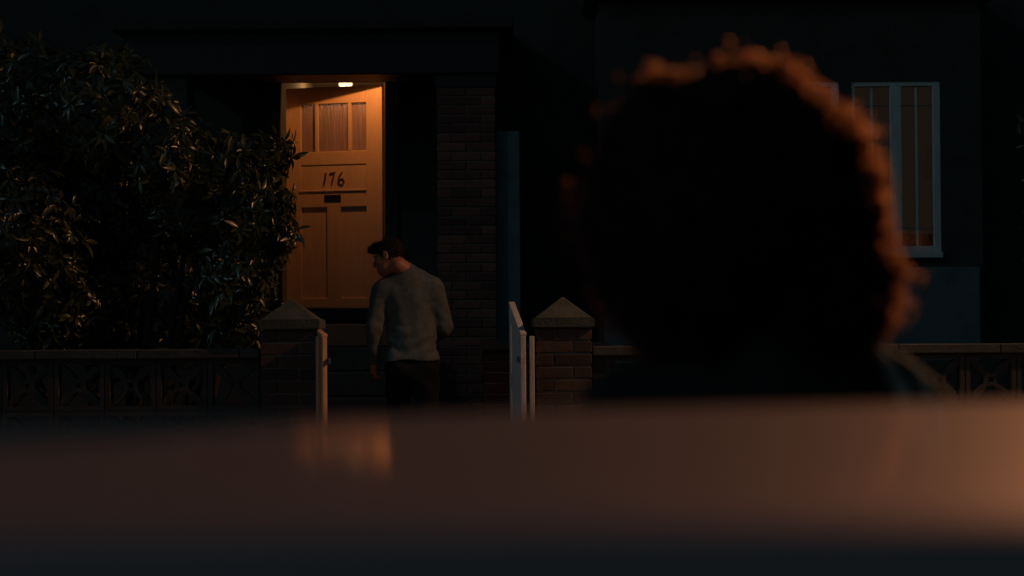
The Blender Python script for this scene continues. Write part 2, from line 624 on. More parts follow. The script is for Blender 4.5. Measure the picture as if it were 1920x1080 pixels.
# ------------------------------------------------------------------ gate pillars
def gate_pillar(cx, label):
    z0 = 0.12
    zt = pt(541, 618, P_Y).z
    p = empty("gate_pillar", (cx, P_Y + 0.164, z0), label, "pillar", "brick pillars at the garden gateway")
    n = int((zt - z0) / 0.075)
    z0b = zt - n * 0.075
    MB().box(cx - 0.155, cx + 0.155, P_Y + 0.009, P_Y + 0.319, z0 - 0.02, zt - 0.001).build("mortar_core", M["mortar"], p)
    for k in range(n):
        z = z0b + k * 0.075 + 0.0375
        a = 0.164 - 0.05125          # half side less half a brick's width
        b = 0.164 - 0.1075
        s = 1 if k % 2 else -1
        cy = P_Y + 0.164
        put_brick(p, (cx + s * -b, cy - a, z), 0)
        put_brick(p, (cx + s * b, cy + a, z), 0)
        put_brick(p, (cx + a, cy + s * -b, z), R(90))
        put_brick(p, (cx - a, cy + s * b, z), R(90))
    hs = 0.184
    cy = P_Y + 0.164
    zs = pt(541, 599, P_Y).z
    za = pt(541, 559, P_Y + 0.16).z
    MB().box(cx - hs, cx + hs, cy - hs, cy + hs, zt, zs).build("cap_slab", M["cast"], p, bevel=0.006, segs=2)
    h2 = hs - 0.012
    MB().add([(cx - h2, cy - h2, zs - 0.004), (cx + h2, cy - h2, zs - 0.004), (cx + h2, cy + h2, zs - 0.004), (cx - h2, cy + h2, zs - 0.004), (cx, cy, za)],
             [(3, 2, 1, 0), (0, 1, 4), (1, 2, 4), (2, 3, 4), (3, 0, 4)]).build("cap_pyramid", M["cast"], p, bevel=0.006)
    return p


gate_pillar(pt(541, 680, P_Y).x, "brick gate pillar with pointed cap where the wall under the big shrub ends")
gate_pillar(pt(1057, 680, P_Y).x, "brick gate pillar with pointed cap beside the pale open gate and the curly-haired person")

# ------------------------------------------------------------------ screen block walls
def block_mesh(s=0.295, d=0.09):
    h = s / 2
    b = MB()
    t = 0.026
    b.box(-h, -h + t, 0, d, -h, h).box(h - t, h, 0, d, -h, h).box(-h + t, h - t, 0, d, h - t, h).box(-h + t, h - t, 0, d, -h, -h + t)
    e = h - t * 0.8
    for q in range(4):
        path = []
        for i in range(11):
            u = -1 + 2 * i / 10
            x = u * e
            z = e - (1 - u * u) * (e * 0.80)
            path.append((x, z))
        ca, sa = [(1, 0), (0, 1), (-1, 0), (0, -1)][q]
        b.ribbon([(x * ca - z * sa, x * sa + z * ca) for x, z in path], 0.024, 0.008 + 0.002 * q, d - 0.008 - 0.002 * q)
    return b.mesh("breeze_block", M["block"], bevel=0.0)


BLOCK = block_mesh()


def screen_wall(x0, x1, label, first_edge):
    """first_edge: an x at which a joint between blocks lies"""
    ztop = pt(300, 655, W_Y).z
    w = empty("garden_wall", ((x0 + x1) / 2, W_Y + 0.05, 0.12), label, "wall", "pierced block walls along the pavement")
    zc = ztop - 0.055
    P = 0.3025
    nx0 = math.ceil((x0 - first_edge) / P - 0.02)
    nx1 = math.floor((x1 - first_edge) / P + 0.02)
    xs0, xs1 = first_edge + nx0 * P, first_edge + nx1 * P
    for r in range(3):
        for i in range(nx0, nx1):
            o = bpy.data.objects.new("breeze_block", BLOCK)
            o.location = Vector((first_edge + (i + 0.5) * P, W_Y + random.uniform(-0.002, 0.002), zc - 0.004 - (r + 0.5) * P)) - org(w)
            o.rotation_euler = (0, random.choice((0, R(90), R(180))), 0)
            link(o, w)
    zb = zc - 0.004 - 3 * P
    # the mortar bed grid between the blocks, set back
    g = MB()
    for r in range(4):
        z = zc - 0.004 - r * P
        g.box(xs0, xs1, W_Y + 0.012, W_Y + 0.08, z - 0.0035, z + 0.0035)
    for i in range(nx0, nx1 + 1):
        x = first_edge + i * P
        g.box(x - 0.0035, x + 0.0035, W_Y + 0.014, W_Y + 0.078, zb, zc - 0.004)
    g.build("mortar_joint", M["mortar"], w)
    if xs0 - x0 > 0.02:
        MB().box(x0, xs0 - 0.004, W_Y, W_Y + 0.09, 0.12, zc).build("end_block", M["block"], w, bevel=0.004)
    if x1 - xs1 > 0.02:
        MB().box(xs1 + 0.004, x1, W_Y, W_Y + 0.09, 0.12, zc).build("end_block", M["block"], w, bevel=0.004)
    x = x0
    while x < x1 - 0.01:                 # base course of bricks laid flat
        xe = min(x + 0.215, x1)
        MB().box(x, xe, W_Y - 0.01, W_Y + 0.0925, 0.10, zb - 0.005).build("base_stone", M["block"], w, bevel=0.004)
        x = xe + 0.01
    x = x0
    while x < x1 - 0.01:                 # coping stones
        xe = min(x + 0.6, x1)
        dz = random.uniform(-0.002, 0.002)
        MB().box(x, xe - 0.005, W_Y - 0.03, W_Y + 0.12, zc, ztop + dz).build("coping_stone", M["coping"], w, bevel=0.006)
        x = xe
    return w


lp = pt(541, 680, P_Y).x
rp_ = pt(1057, 680, P_Y).x
screen_wall(-5.2, lp - 0.168, "pierced concrete block wall with flat coping under the big glossy shrub", pt(100, 720, W_Y).x)
screen_wall(rp_ + 0.168, 5.4, "pierced concrete block wall with flat coping below the white casement windows", pt(1810, 720, W_Y).x)

# ------------------------------------------------------------------ gates and their posts
def garden_gate(hx, hy, ang, side, label, L=0.60, mat="gate_wood"):
    """hinge at (hx, hy); the leaf runs along local +x, turned by ang; side: which way its face looks"""
    zb = 0.20
    zh = pt(985, 626, hy).z
    g = bpy.data.objects.new("garden_gate", None)
    g.empty_display_size = 0.1
    g.location = (hx, hy, 0)
    g.rotation_euler = (0, 0, ang)
    link(g); ORG[g] = Vector((0, 0, 0))
    tag(g, label, "gate", "sloping-topped wooden gate leaves")
    top = lambda x: zh - 0.012 + 0.19 * (x / L)
    T = 0.030
    B = lambda n, m, bev=0.003: m.build(n, M[mat], g, bevel=bev, local=True)
    def slant(x0, x1, y0, y1, z0a, z0b, z1a, z1b):
        return MB().add([(x0, y0, z0a), (x1, y0, z0b), (x1, y1, z0b), (x0, y1, z0a), (x0, y0, z1a), (x1, y0, z1b), (x1, y1, z1b), (x0, y1, z1a)],
                        [(3, 2, 1, 0), (4, 5, 6, 7), (0, 1, 5, 4), (1, 2, 6, 5), (2, 3, 7, 6), (3, 0, 4, 7)])
    B("hinge_stile", slant(0, 0.07, -T / 2, T / 2, zb, zb, top(0), top(0.07)))
    B("meeting_stile", slant(L - 0.07, L, -T / 2, T / 2, zb, zb, top(L - 0.07), top(L)))
    B("top_rail", slant(0.072, L - 0.072, -T / 2 + 0.002, T / 2 - 0.002, top(0.072) - 0.09, top(L - 0.072) - 0.09, top(0.072), top(L - 0.072)))
    B("capping_rail", slant(0.0, L, -T / 2 - 0.004, T / 2 + 0.004, top(0) + 0.0005, top(L) + 0.0005, top(0) + 0.018, top(L) + 0.018))
    B("rail", MB().box(0.072, L - 0.072, -T / 2 + 0.002, T / 2 - 0.002, zb + 0.03, zb + 0.12))
    B("rail", MB().box(0.072, L - 0.072, -T / 2 + 0.002, T / 2 - 0.002, 0.80, 0.88))
    n = 6
    w = (L - 0.148) / n
    for i in range(n):
        a, b_ = 0.074 + i * w + 0.002, 0.074 + (i + 1) * w - 0.002
        B("board", slant(a, b_, side * 0.0, side * 0.0 + 0.0085 * (1 if side > 0 else -1), zb + 0.124, zb + 0.124, top(a) - 0.094, top(b_) - 0.094), 0.002)
    for z in (zh - 0.15, 0.42):
        MB().box(-0.035, 0.16, side * (T / 2 + 0.001), side * (T / 2 + 0.006), z - 0.018, z + 0.018).build("hinge", M["iron"], g, bevel=0.002, local=True)
    return g


hR = pt(981, 640, 11.2)
garden_gate(hR.x, 11.20, math.atan2(0.755, -0.085), 1, "pale gate leaf with sloping top standing open by the pillar next to the curly-haired person")
hL = pt(609, 640, 11.2)
garden_gate(hL.x, 11.20, math.atan2(0.87, -0.5), -1, "orange-lit gate leaf folded back edge-on behind the pillar below the shrub", mat="lamplit_gate")
for px, lab in ((598, "thin orange-lit gate post against the pillar below the shrub"), (997, "thin blue-grey gate post beside the pale open gate")):
    c = pt(px, 640, 11.225)
    zt = pt(px, 630, 11.225).z
    gp = empty("gate_post", (c.x, 11.225, 0.12), lab, "post", "thin timber gate posts")
    ps = MB().box(-0.0135, 0.0135, -0.02, 0.02, 0.11 - 0.12, zt - 0.12).build("post_shaft", M["lamplit_gate" if px < 800 else "gate_wood"], gp, bevel=0.003, local=True)
    ps.rotation_euler.z = R(27 if px < 800 else 3)
    MB().box(c.x - 0.0155 if px > 800 else c.x + 0.0137, c.x - 0.0137 if px > 800 else c.x + 0.0155, 11.208, 11.242, zt - 0.17, zt - 0.10).build("hinge_plate", M["iron"], gp)

# low brick wall that edges the path behind the pale gate
lw = empty("low_brick_wall", (0.0, 13.2, 0.33), "low weathered brick wall beside the path behind the pale gate", "wall")
LX0, LX1 = pt(905, 640, 13.2).x, 0.42
LZ = pt(930, 643, 13.2).z
MB().box(LX0 + 0.008, LX1, 13.208, 13.30, 0.31, LZ - 0.048).build("mortar_core", M["mortar"], lw)
k = 0
z = LZ - 0.05 - 0.0375
while z > 0.30:
    x = LX0 + (0 if k % 2 else -0.1125) 
    while x < LX1 - 0.05:
        if x < LX0 - 0.05:
            put_brick(lw, (LX0 + 0.05125, 13.2 + 0.05125, z), 0, True)
        else:
            put_brick(lw, (x + 0.1075, 13.2 + 0.05125, z))
        x += 0.225
    z -= 0.075; k += 1
x = LX0 - 0.01
while x < LX1:
    MB().box(x, x + 0.29, 13.17, 13.33, LZ - 0.048, LZ).build("coping_stone", M["coping"], lw, bevel=0.006)
    x += 0.295

# ------------------------------------------------------------------ the house
HY = 16.4                                  # depth of the main front wall
house = empty("house", (0, HY, 1.2), "dark rendered house with an orange-lit door ajar, brick porch pier and white casement windows", "house")
o_l, o_r = pt(527, 360, HY).x, pt(724, 360, HY).x
o_t = pt(625, 152.5, HY).z
sill_z = pt(625, 576, 17.0).z
Hb = lambda n, m, mat, bev=0.0, **kw: m.build(n, M[mat], house, bevel=bev, **kw)
WT = 0.10
# main front wall round the doorway
m = MB()
m.box(-9, o_l, HY, HY + WT, 0.2, 6.6).box(o_r, 7.5, HY, HY + WT, 0.2, 6.6).box(o_l, o_r, HY, HY + WT, o_t, 6.6).box(o_l, o_r, HY, HY + WT, 0.2, sill_z - 0.14)
Hb("wall", m, "render")
m = MB()
m.box(-9, -8.7, HY + WT, 25, 0.2, 6.6).box(7.2, 7.5, HY + WT, 25, 0.2, 6.6).box(-8.7, 7.2, 24.7, 25, 0.2, 6.6)
Hb("wall", m, "render")
MB().add([(-9.4, 15.9, 6.5), (7.9, 15.9, 6.5), (7.9, 20.7, 9.6), (-9.4, 20.7, 9.6), (-9.4, 25.5, 6.5), (7.9, 25.5, 6.5)],
         [(0, 1, 2, 3), (3, 2, 5, 4), (0, 3, 4), (1, 5, 2), (0, 4, 5, 1)]).build("roof", M["tile"], house)
Hb("threshold", MB().box(o_l - 0.05, o_r + 0.05, HY - 0.06, 17.02, sill_z - 0.12, sill_z - 0.012).box(o_l, o_r, HY - 0.03, HY + 0.02, sill_z - 0.0115, pt(625, 576, HY).z), "black_paint", 0.006)
Hb("door_surround", MB().box(o_r + 0.002, o_r + 0.10, HY - 0.025, HY - 0.002, sill_z, o_t + 0.05), "black_paint", 0.005)
Hb("door_surround", MB().box(o_l - 0.10, o_l - 0.002, HY - 0.025, HY - 0.002, sill_z, o_t + 0.05), "black_paint", 0.005)
# porch behind the doorway, its own back wall carries the door
BY = 17.0
f_l, f_r = pt(524, 360, BY).x - 0.01, pt(721, 360, BY).x + 0.012
f_t = pt(625, 152, BY).z + 0.02
m = MB()
m.box(-3.0, f_l, BY, BY + 0.08, sill_z - 0.3, 4.1).box(f_r, -0.3, BY, BY + 0.08, sill_z - 0.3, 4.1).box(f_l, f_r, BY, BY + 0.08, f_t, 4.1)
Hb("porch_wall", m, "porch")
Hb("porch_side_wall", MB().box(-2.45, -2.35, HY + WT, BY, sill_z - 0.3, 4.1), "porch")
Hb("porch_side_wall", MB().box(-0.8, -0.7, HY + WT, BY, sill_z - 0.3, 4.1), "porch")
Hb("porch_ceiling", MB().box(-2.45, -0.7, HY + WT, BY, 4.1, 4.2), "porch")
Hb("porch_floor", MB().box(-2.35, -0.8, 17.022, 17.05, sill_z - 0.2, sill_z - 0.012).box(-2.35, o_l - 0.05, HY + WT, 17.02, sill_z - 0.2, sill_z - 0.012).box(o_r + 0.05, -0.8, HY + WT, 17.02, sill_z - 0.2, sill_z - 0.012), "stone")
# hall
m = MB().box(f_l - 0.16, f_l - 0.06, BY + 0.08, 22, sill_z - 0.3, 4.05).box(-0.62, -0.5, BY + 0.08, 22, sill_z - 0.3, 4.05).box(f_l - 0.06, -0.62, 21.9, 22, sill_z - 0.3, 4.05)
Hb("hall_wall", m, "hall")
Hb("hall_ceiling", MB().box(f_l - 0.16, -0.5, BY + 0.08, 22, 4.06, 4.16), "hall")
Hb("hall_floor", MB().box(f_l - 0.06, -0.62, BY + 0.08, 21.9, sill_z - 0.2, sill_z - 0.015), "stone")
m = MB().box(f_l, f_l + 0.012, BY - 0.02, BY + 0.09, sill_z, f_t).box(f_r - 0.012, f_r, BY - 0.02, BY + 0.09, sill_z, f_t).box(f_l + 0.012, f_r - 0.012, BY - 0.02, BY + 0.09, f_t - 0.012, f_t)
Hb("door_frame", m, "porch", 0.002)

# front door, ajar, hinged on the side of the pier
hg = pt(718, 575, 17.06)
fr = pt(538, 575, 17.31)
uvec = Vector((fr.x - hg.x, fr.y - hg.y, 0))
DW = uvec.length
DH = pt(718, 158.5, 17.06).z - hg.z
door_ang = math.atan2(uvec.y, uvec.x)
du = lambda px: (718 - px) / 180.0 * DW
dz = lambda py: (575 - py) / (575 - 158.5) * DH
T = 0.044
def rect(b, pxa, pxb, pya, pyb, y0=-T, y1=0.0):
    return b.box(du(pxb), du(pxa), y0, y1, dz(pyb), dz(pya))
m = MB()
rect(m, 538, 566, 158.5, 575); rect(m, 688.5, 718, 158.5, 575)                 # stiles
rect(m, 566, 688.5, 158.5, 190.5); rect(m, 566, 688.5, 281, 306)             # top rail, rail under the glass
rect(m, 566, 688.5, 355.5, 386); rect(m, 566, 688.5, 558, 575)               # lock rail, bottom rail
rect(m, 592.5, 598.5, 190.5, 281); rect(m, 654.5, 661, 190.5, 281)           # glazing bars
rect(m, 614.5, 640, 386, 558)                                               # muntin
door = bpy.data.objects.new("front_door", m.mesh("front_door", M["door"], bevel=0.003))
link(door, house)
door.location = Vector((hg.x, hg.y, hg.z)) - org(house)
door.rotation_euler = (0, 0, door_ang)
Db = lambda n, m, mat, bev=0.0: m.build(n, M[mat], door, bevel=bev, local=True)
Db("panel", rect(MB(), 566.5, 614, 386.5, 557.5, -T + 0.012, -0.017), "door", 0.0)
Db("panel", rect(MB(), 640.5, 688, 386.5, 557.5, -T + 0.012, -0.017), "door", 0.0)
Db("number_panel", rect(MB(), 566.5, 688, 306.5, 355, -T + 0.012, -0.0065), "door", 0.0)
Db("ledge_moulding", rect(MB(), 563, 689, 353.5, 356.5, 0.0005, 0.009), "door", 0.002)
for a, b in ((566.5, 592), (599, 654), (661.5, 688)):
    Db("pane", rect(MB(), a, b, 191, 280.5, -0.028, -0.022), "reeded")
m = MB()
rect(m, 610, 641, 363, 364.2, 0.0005, 0.004); rect(m, 610, 641, 375, 376.2, 0.0005, 0.004); rect(m, 610, 611, 364.2, 375, 0.0005, 0.004); rect(m, 640, 641, 364.2, 375, 0.0005, 0.004)
rect(m, 611, 640, 364.2, 375, 0.0004, 0.0015)
Db("letter_slot", m, "black")
# 176: sloping brush-like digits; u runs to the house's other side, so x is mirrored through du()
def digit(strokes):
    m = MB()
    for k, (path, ws) in enumerate(strokes):
        pts = [(du(px), dz(py)) for px, py in path]
        m.ribbon(pts, [w * 0.8 * DW / 180 for w in ws], -0.0062, 0.0015 + 0.0004 * k)
    return Db("digit", m, "digit")
digit([([(612.6, 320.5), (611.8, 328), (610.6, 336), (609.2, 344.5)], [3.0, 3.6, 3.8, 2.4]), ([(610.8, 323.5), (612.8, 321)], [1.6, 2.2])])
digit([([(619.6, 323.6), (621.5, 321.8), (625, 322.0), (630.2, 319.8)], [2.2, 3.2, 3.4, 2.0]), ([(630.0, 320.0), (627.8, 326), (625.6, 334), (624.0, 342.5)], [2.0, 3.0, 3.8, 3.0])])
six = [(643.6, 319.8), (640.6, 324), (637.6, 330), (636.2, 336), (637.2, 341.5), (640.4, 344.6), (644.2, 343.4), (646.4, 339.4), (645.8, 335.0), (643.2, 332.6), (640.0, 333.6), (637.6, 337.0)]
digit([(six, [1.8, 2.8, 3.4, 3.4, 3.0, 2.6, 3.0, 3.4, 3.0, 2.2, 1.8, 1.4])])
# knob on the hidden inner side is left out; a small night latch shows on the closing stile
m = MB().lathe([(0.0, 0.012), (0.014, 0.011), (0.016, 0.0)], 16)
m.v = [(x + du(545), z_ + 0.0, y + dz(400)) for x, y, z_ in m.v]
Db("latch", m, "iron")

# porch pier of bricks, porch beam and flat porch roof
PY = 15.5
x0, x1 = pt(820, 380, PY).x, pt(930, 380, PY).x
ptop = pt(875, 163, PY).z
pier = Hb("porch_pier", MB().box(x0 + 0.009, x1 - 0.009, PY + 0.008, PY + 0.44, 0.5, ptop - 0.002), "mortar")
ORG[pier] = org(house)
W2 = (x1 - x0)
bw = (W2 - 0.01) / 2
PB = brick_meshes(bw - 0.001, 0.1025, 0.065, 6)
PH = brick_meshes((bw - 0.01) / 2, 0.1025, 0.065, 4)
k, z = 0, ptop - 0.0375
def pier_brick(me, x, z):
    o = bpy.data.objects.new("brick", me)
    o.location = Vector((x, PY + 0.05125 + random.uniform(-0.0025, 0.0025), z + random.uniform(-0.001, 0.001))) - org(house)
    o.rotation_euler = (0, random.uniform(-0.007, 0.007), random.uniform(-0.008, 0.008))
    link(o, pier)
while z > 0.55:
    if k % 2 == 0:
        pier_brick(random.choice(PB), x0 + bw / 2, z); pier_brick(random.choice(PB), x1 - bw / 2, z)
    else:
        q = (bw - 0.01) / 2
        pier_brick(random.choice(PH), x0 + q / 2, z); pier_brick(random.choice(PB), (x0 + x1) / 2, z); pier_brick(random.choice(PH), x1 - q / 2, z)
    z -= 0.075; k += 1
Hb("porch_beam", MB().box(-3.1, x1 + 0.04, PY - 0.04, PY + 0.44, max(ptop + 0.002, pt(625, 141, PY).z), ptop + 0.45), "black_paint", 0.01)
Hb("pier_pad", MB().box(x0 - 0.01, x1 + 0.01, PY - 0.01, PY + 0.438, ptop, max(ptop + 0.001, pt(625, 141, PY).z) - 0.001), "black_paint", 0.004)
Hb("porch_roof", MB().box(-3.2, x1 + 0.15, PY - 0.15, HY - 0.002, ptop + 0.455, ptop + 0.55), "tile", 0.01)
Hb("porch_post", MB().box(-3.05, -2.62, PY, PY + 0.42, 0.5, pt(625, 141, PY).z - 0.001), "render", 0.006)
# pale strip beside the pier, shaped and toned as a moonlit patch of wall
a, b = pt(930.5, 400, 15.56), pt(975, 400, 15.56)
Hb("moonlit_strip", MB().box(a.x, b.x, 15.56, HY - 0.002, 0.6, pt(950, 246, 15.56).z), "pale_render", 0.004)

# bay with casement windows
VY = 15.7
bx0, bx1 = pt(1125, 400, VY).x, pt(1842, 400, VY).x
wz0, wz1 = pt(1680, 476, VY).z, pt(1680, 152, VY).z
w_r = pt(1765, 320, VY).x
w_w = pt(1765, 320, VY).x - pt(1597, 320, VY).x
wins = [(w_r - w_w, w_r), (w_r - w_w - 0.829, w_r - 0.829), (w_r - w_w - 1.658, w_r - 1.658)]
m = MB()
m.box(bx0, bx1, VY, VY + 0.10, 0.5, wz0).box(bx0, bx1, VY, VY + 0.10, wz1, 4.1)
xs = sorted([bx0] + [v for w in wins for v in w] + [bx1])
for i in range(0, len(xs), 2):
    m.box(xs[i], xs[i + 1], VY, VY + 0.10, wz0, wz1)
m.box(bx0, bx0 + 0.1, VY + 0.10, HY - 0.002, 0.5, 4.1).box(bx1 - 0.1, bx1, VY + 0.10, HY - 0.002, 0.5, 4.1)
Hb("bay_wall", m, "render")
Hb("bay_roof", MB().box(bx0 - 0.12, bx1 + 0.12, VY - 0.12, HY - 0.002, 4.102, 4.22), "tile", 0.01)
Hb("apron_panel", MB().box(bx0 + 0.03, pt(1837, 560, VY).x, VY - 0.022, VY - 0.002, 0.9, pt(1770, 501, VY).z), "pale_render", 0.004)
px_m = F_PX / VY
for i, (xa, xb) in enumerate(wins):
    y0, y1 = VY + 0.012, VY + 0.07
    fm = MB()
    t = 0.042
    mul = 0.094
    xm = (xa + xb) / 2 + 0.004
    fm.box(xa + 0.001, xa + t * 0.8, y0, y1, wz0 + 0.001, wz1 - 0.001).box(xb - t * 1.5, xb - 0.001, y0, y1, wz0 + 0.001, wz1 - 0.001)
    fm.box(xa + t * 0.8, xb - t * 1.5, y0, y1, wz1 - t, wz1 - 0.001).box(xa + t * 0.8, xb - t * 1.5, y0, y1, wz0 + 0.001, wz0 + t * 1.5)
    fm.box(xm - mul / 2 - 0.004, xm + mul / 2 - 0.004, y0 - 0.003, y1, wz0 + t * 1.5, wz1 - t)
    w = Hb("window", fm, "white_wood", 0.004)
    ORG[w] = org(house)
    for (pa, pb) in ((xa + t * 0.8, xm - mul / 2 - 0.004), (xm + mul / 2 - 0.004, xb - t * 1.5)):
        MB().box(pa, pb, VY + 0.046, VY + 0.050, wz0 + t * 1.5, wz1 - t).build("pane", M["glass"], w)
        pc = (pa + pb) / 2 - 0.002
        MB().box(pc - 0.0095, pc + 0.0095, VY + 0.030, VY + 0.0455, wz0 + t * 1.5, wz1 - t).build("glazing_bar", M["white_wood"], w, bevel=0.002)
        for pyb in (197, 428):
            zb = pt(1720, pyb, VY).z
            MB().box(pa, pc - 0.0095, VY + 0.034, VY + 0.0455, zb - 0.004, zb + 0.004).box(pc + 0.0095, pb, VY + 0.034, VY + 0.0455, zb - 0.004, zb + 0.004).build("glazing_bar", M["iron"], w)
    MB().box(xa + 0.002, xb - 0.002, VY - 0.05, VY - 0.001, wz0 - 0.035, wz0 + 0.012).build("sill", M["white_wood"] if i < 2 else M["white_wood"], w, bevel=0.004)
    bl = MB()
    zbot = pt(1720, 436, VY).z
    zz = wz1 - 0.01
    while zz > zbot:
        bl.box(xa + 0.01, xb - 0.01, VY + 0.104 + random.uniform(0, 0.003), VY + 0.110, zz - 0.0125, zz - 0.001)
        zz -= 0.0135
    tag(bl.build("blind", M["blind"], w), kind="stuff")
Hb("bay_back", MB().box(bx0 + 0.1, bx1 - 0.1, HY - 0.05, HY - 0.004, 0.8, 4.0), "black_paint")

# ------------------------------------------------------------------ lamps of the house
pl = pt(684, 152, 16.62)
plz = f_t + 0.24
porch_lamp = empty("porch_lamp", (pl.x, 16.62, 4.1), "porch ceiling lamp hidden behind the lintel that lights the numbered door", "lamp")
M["porch_glow"] = emitter("porch_lamp_glass", (1.0, 0.5, 0.16), 6.0)
MB().tube([(pl.x, 16.62, 4.098), (pl.x, 16.62, plz + 0.11)], 0.012, 8).build("stem", M["metal"], porch_lamp)
MB().lathe([(0.02, 0.10), (0.07, 0.085), (0.085, 0.05), (0.086, 0.048), (0.07, 0.082), (0.02, 0.096)], 20, (pl.x, 16.62, plz)).build("lamp_shade", M["metal"], porch_lamp, smooth=True)
MB().lathe([(0.0, 0.075), (0.02, 0.07), (0.03, 0.05), (0.028, 0.035), (0.015, 0.022), (0.0, 0.02)], 14, (pl.x, 16.62, plz)).build("bulb", M["porch_glow"], porch_lamp, smooth=True)
point_light("porch_light", (pl.x, 16.62, plz), PORCH_W, PORCH_COL, 0.02, porch_lamp)

hl = pt(648, 157.5, 19.6)
hall_lamp = empty("ceiling_lamp", (hl.x, 19.6, 4.06), "bright ceiling lamp in the hall seen over the top of the door", "lamp")
M["hall_glow"] = emitter("hall_lamp_glass", (1.0, 0.74, 0.40), 1.35)
MB().lathe([(0.0, -0.0), (0.05, -0.001), (0.05, -0.03), (0.0, -0.03)], 20, (hl.x, 19.6, 4.06)).build("ceiling_plate", M["metal"], hall_lamp)
for dx in (-0.034, 0.034):
    MB().lathe([(0.0, 0.02), (0.03, 0.015), (0.038, 0.0), (0.03, -0.02), (0.0, -0.028)], 16, (hl.x + dx, 19.6, hl.z)).build("lamp_glass", M["hall_glow"], hall_lamp, smooth=True)
    MB().tube([(hl.x + dx * 0.6, 19.6, 4.032), (hl.x + dx, 19.6, hl.z + 0.018)], 0.008, 8).build("arm", M["metal"], hall_lamp)
point_light("hall_light", (hl.x, 19.6, hl.z - 0.12), HALL_W, (1.0, 0.62, 0.30), 0.06, hall_lamp)

# street lamp on the far pavement, outside the frame; an added plate blocks its light from the house
SL = Vector((4.6, 10.4, 4.55))
sl = empty("street_lamp", (5.05, 11.15, 0.12), "tall street lamp with amber lantern and added light blocker on the far pavement beyond the picture's edge", "street lamp")
MB().tube([(5.05, 11.15, 0.12), (5.05, 11.15, 1.3)], [0.085, 0.08], 14).build("post_base", M["metal"], sl, smooth=True)
MB().tube([(5.05, 11.15, 1.3), (5.05, 11.15, 4.5), (5.02, 11.08, 4.72), (4.9, 10.85, 4.8), (4.65, 10.5, 4.8)], [0.055, 0.045, 0.038, 0.034, 0.032], 12).build("post", M["metal"], sl, smooth=True)
MB().box(SL.x - 0.22, SL.x + 0.22, SL.y - 0.22, SL.y + 0.18, SL.z + 0.13, SL.z + 0.25).build("lantern_hood", M["metal"], sl, bevel=0.03, segs=3)
MB().box(SL.x - 0.13, SL.x + 0.22, SL.y + 0.07, SL.y + 0.080, SL.z - 0.28, SL.z + 0.129).build("light_blocker", M["metal"], sl)
M["street_glow"] = emitter("street_lamp_lens", (1.0, 0.5, 0.2), 12.0)
MB().lathe([(0.0, 0.125), (0.05, 0.12), (0.06, 0.09), (0.05, 0.06), (0.0, 0.05)], 16, SL).build("lens", M["street_glow"], sl, smooth=True)
point_light("street_light", SL, STREET_W, SODIUM, 0.045, sl, 180, (-0.6, 4.0, 1.2), 1.0)

# ------------------------------------------------------------------ shrubs
def leaf_mesh(l, w, droop, name="leaf"):
    """an elliptical leaf along +x, folded on the midrib"""
    st = [(0.0, 0.06), (0.18, 0.62), (0.42, 1.0), (0.7, 0.78), (0.9, 0.34), (1.0, 0.0)]
    vs, fs = [], []
    for t, ww in st:
        z = -droop * l * t * t
        h = ww * w / 2
        vs += [(t * l, -h, z + h * 0.35), (t * l, 0, z), (t * l, h, z + h * 0.35)]
    for i in range(len(st) - 1):
        a = i * 3
        fs += [(a, a + 3, a + 4, a + 1), (a + 1, a + 4, a + 5, a + 2)]
    return np.array(vs), fs


LEAVES = [leaf_mesh(0.105, 0.036, 0.10), leaf_mesh(0.09, 0.032, 0.3), leaf_mesh(0.12, 0.038, 0.22), leaf_mesh(0.08, 0.032, 0.0), leaf_mesh(0.1, 0.03, 0.45)]
LEAF_ME = []
for vs_, fs_ in LEAVES:
    me = bpy.data.meshes.new("leaf")
    me.from_pydata(vs_.tolist(), [], fs_)
    me.polygons.foreach_set("use_smooth", [True] * len(me.polygons))
    me.materials.append(M["leaf"])
    LEAF_ME.append(me)


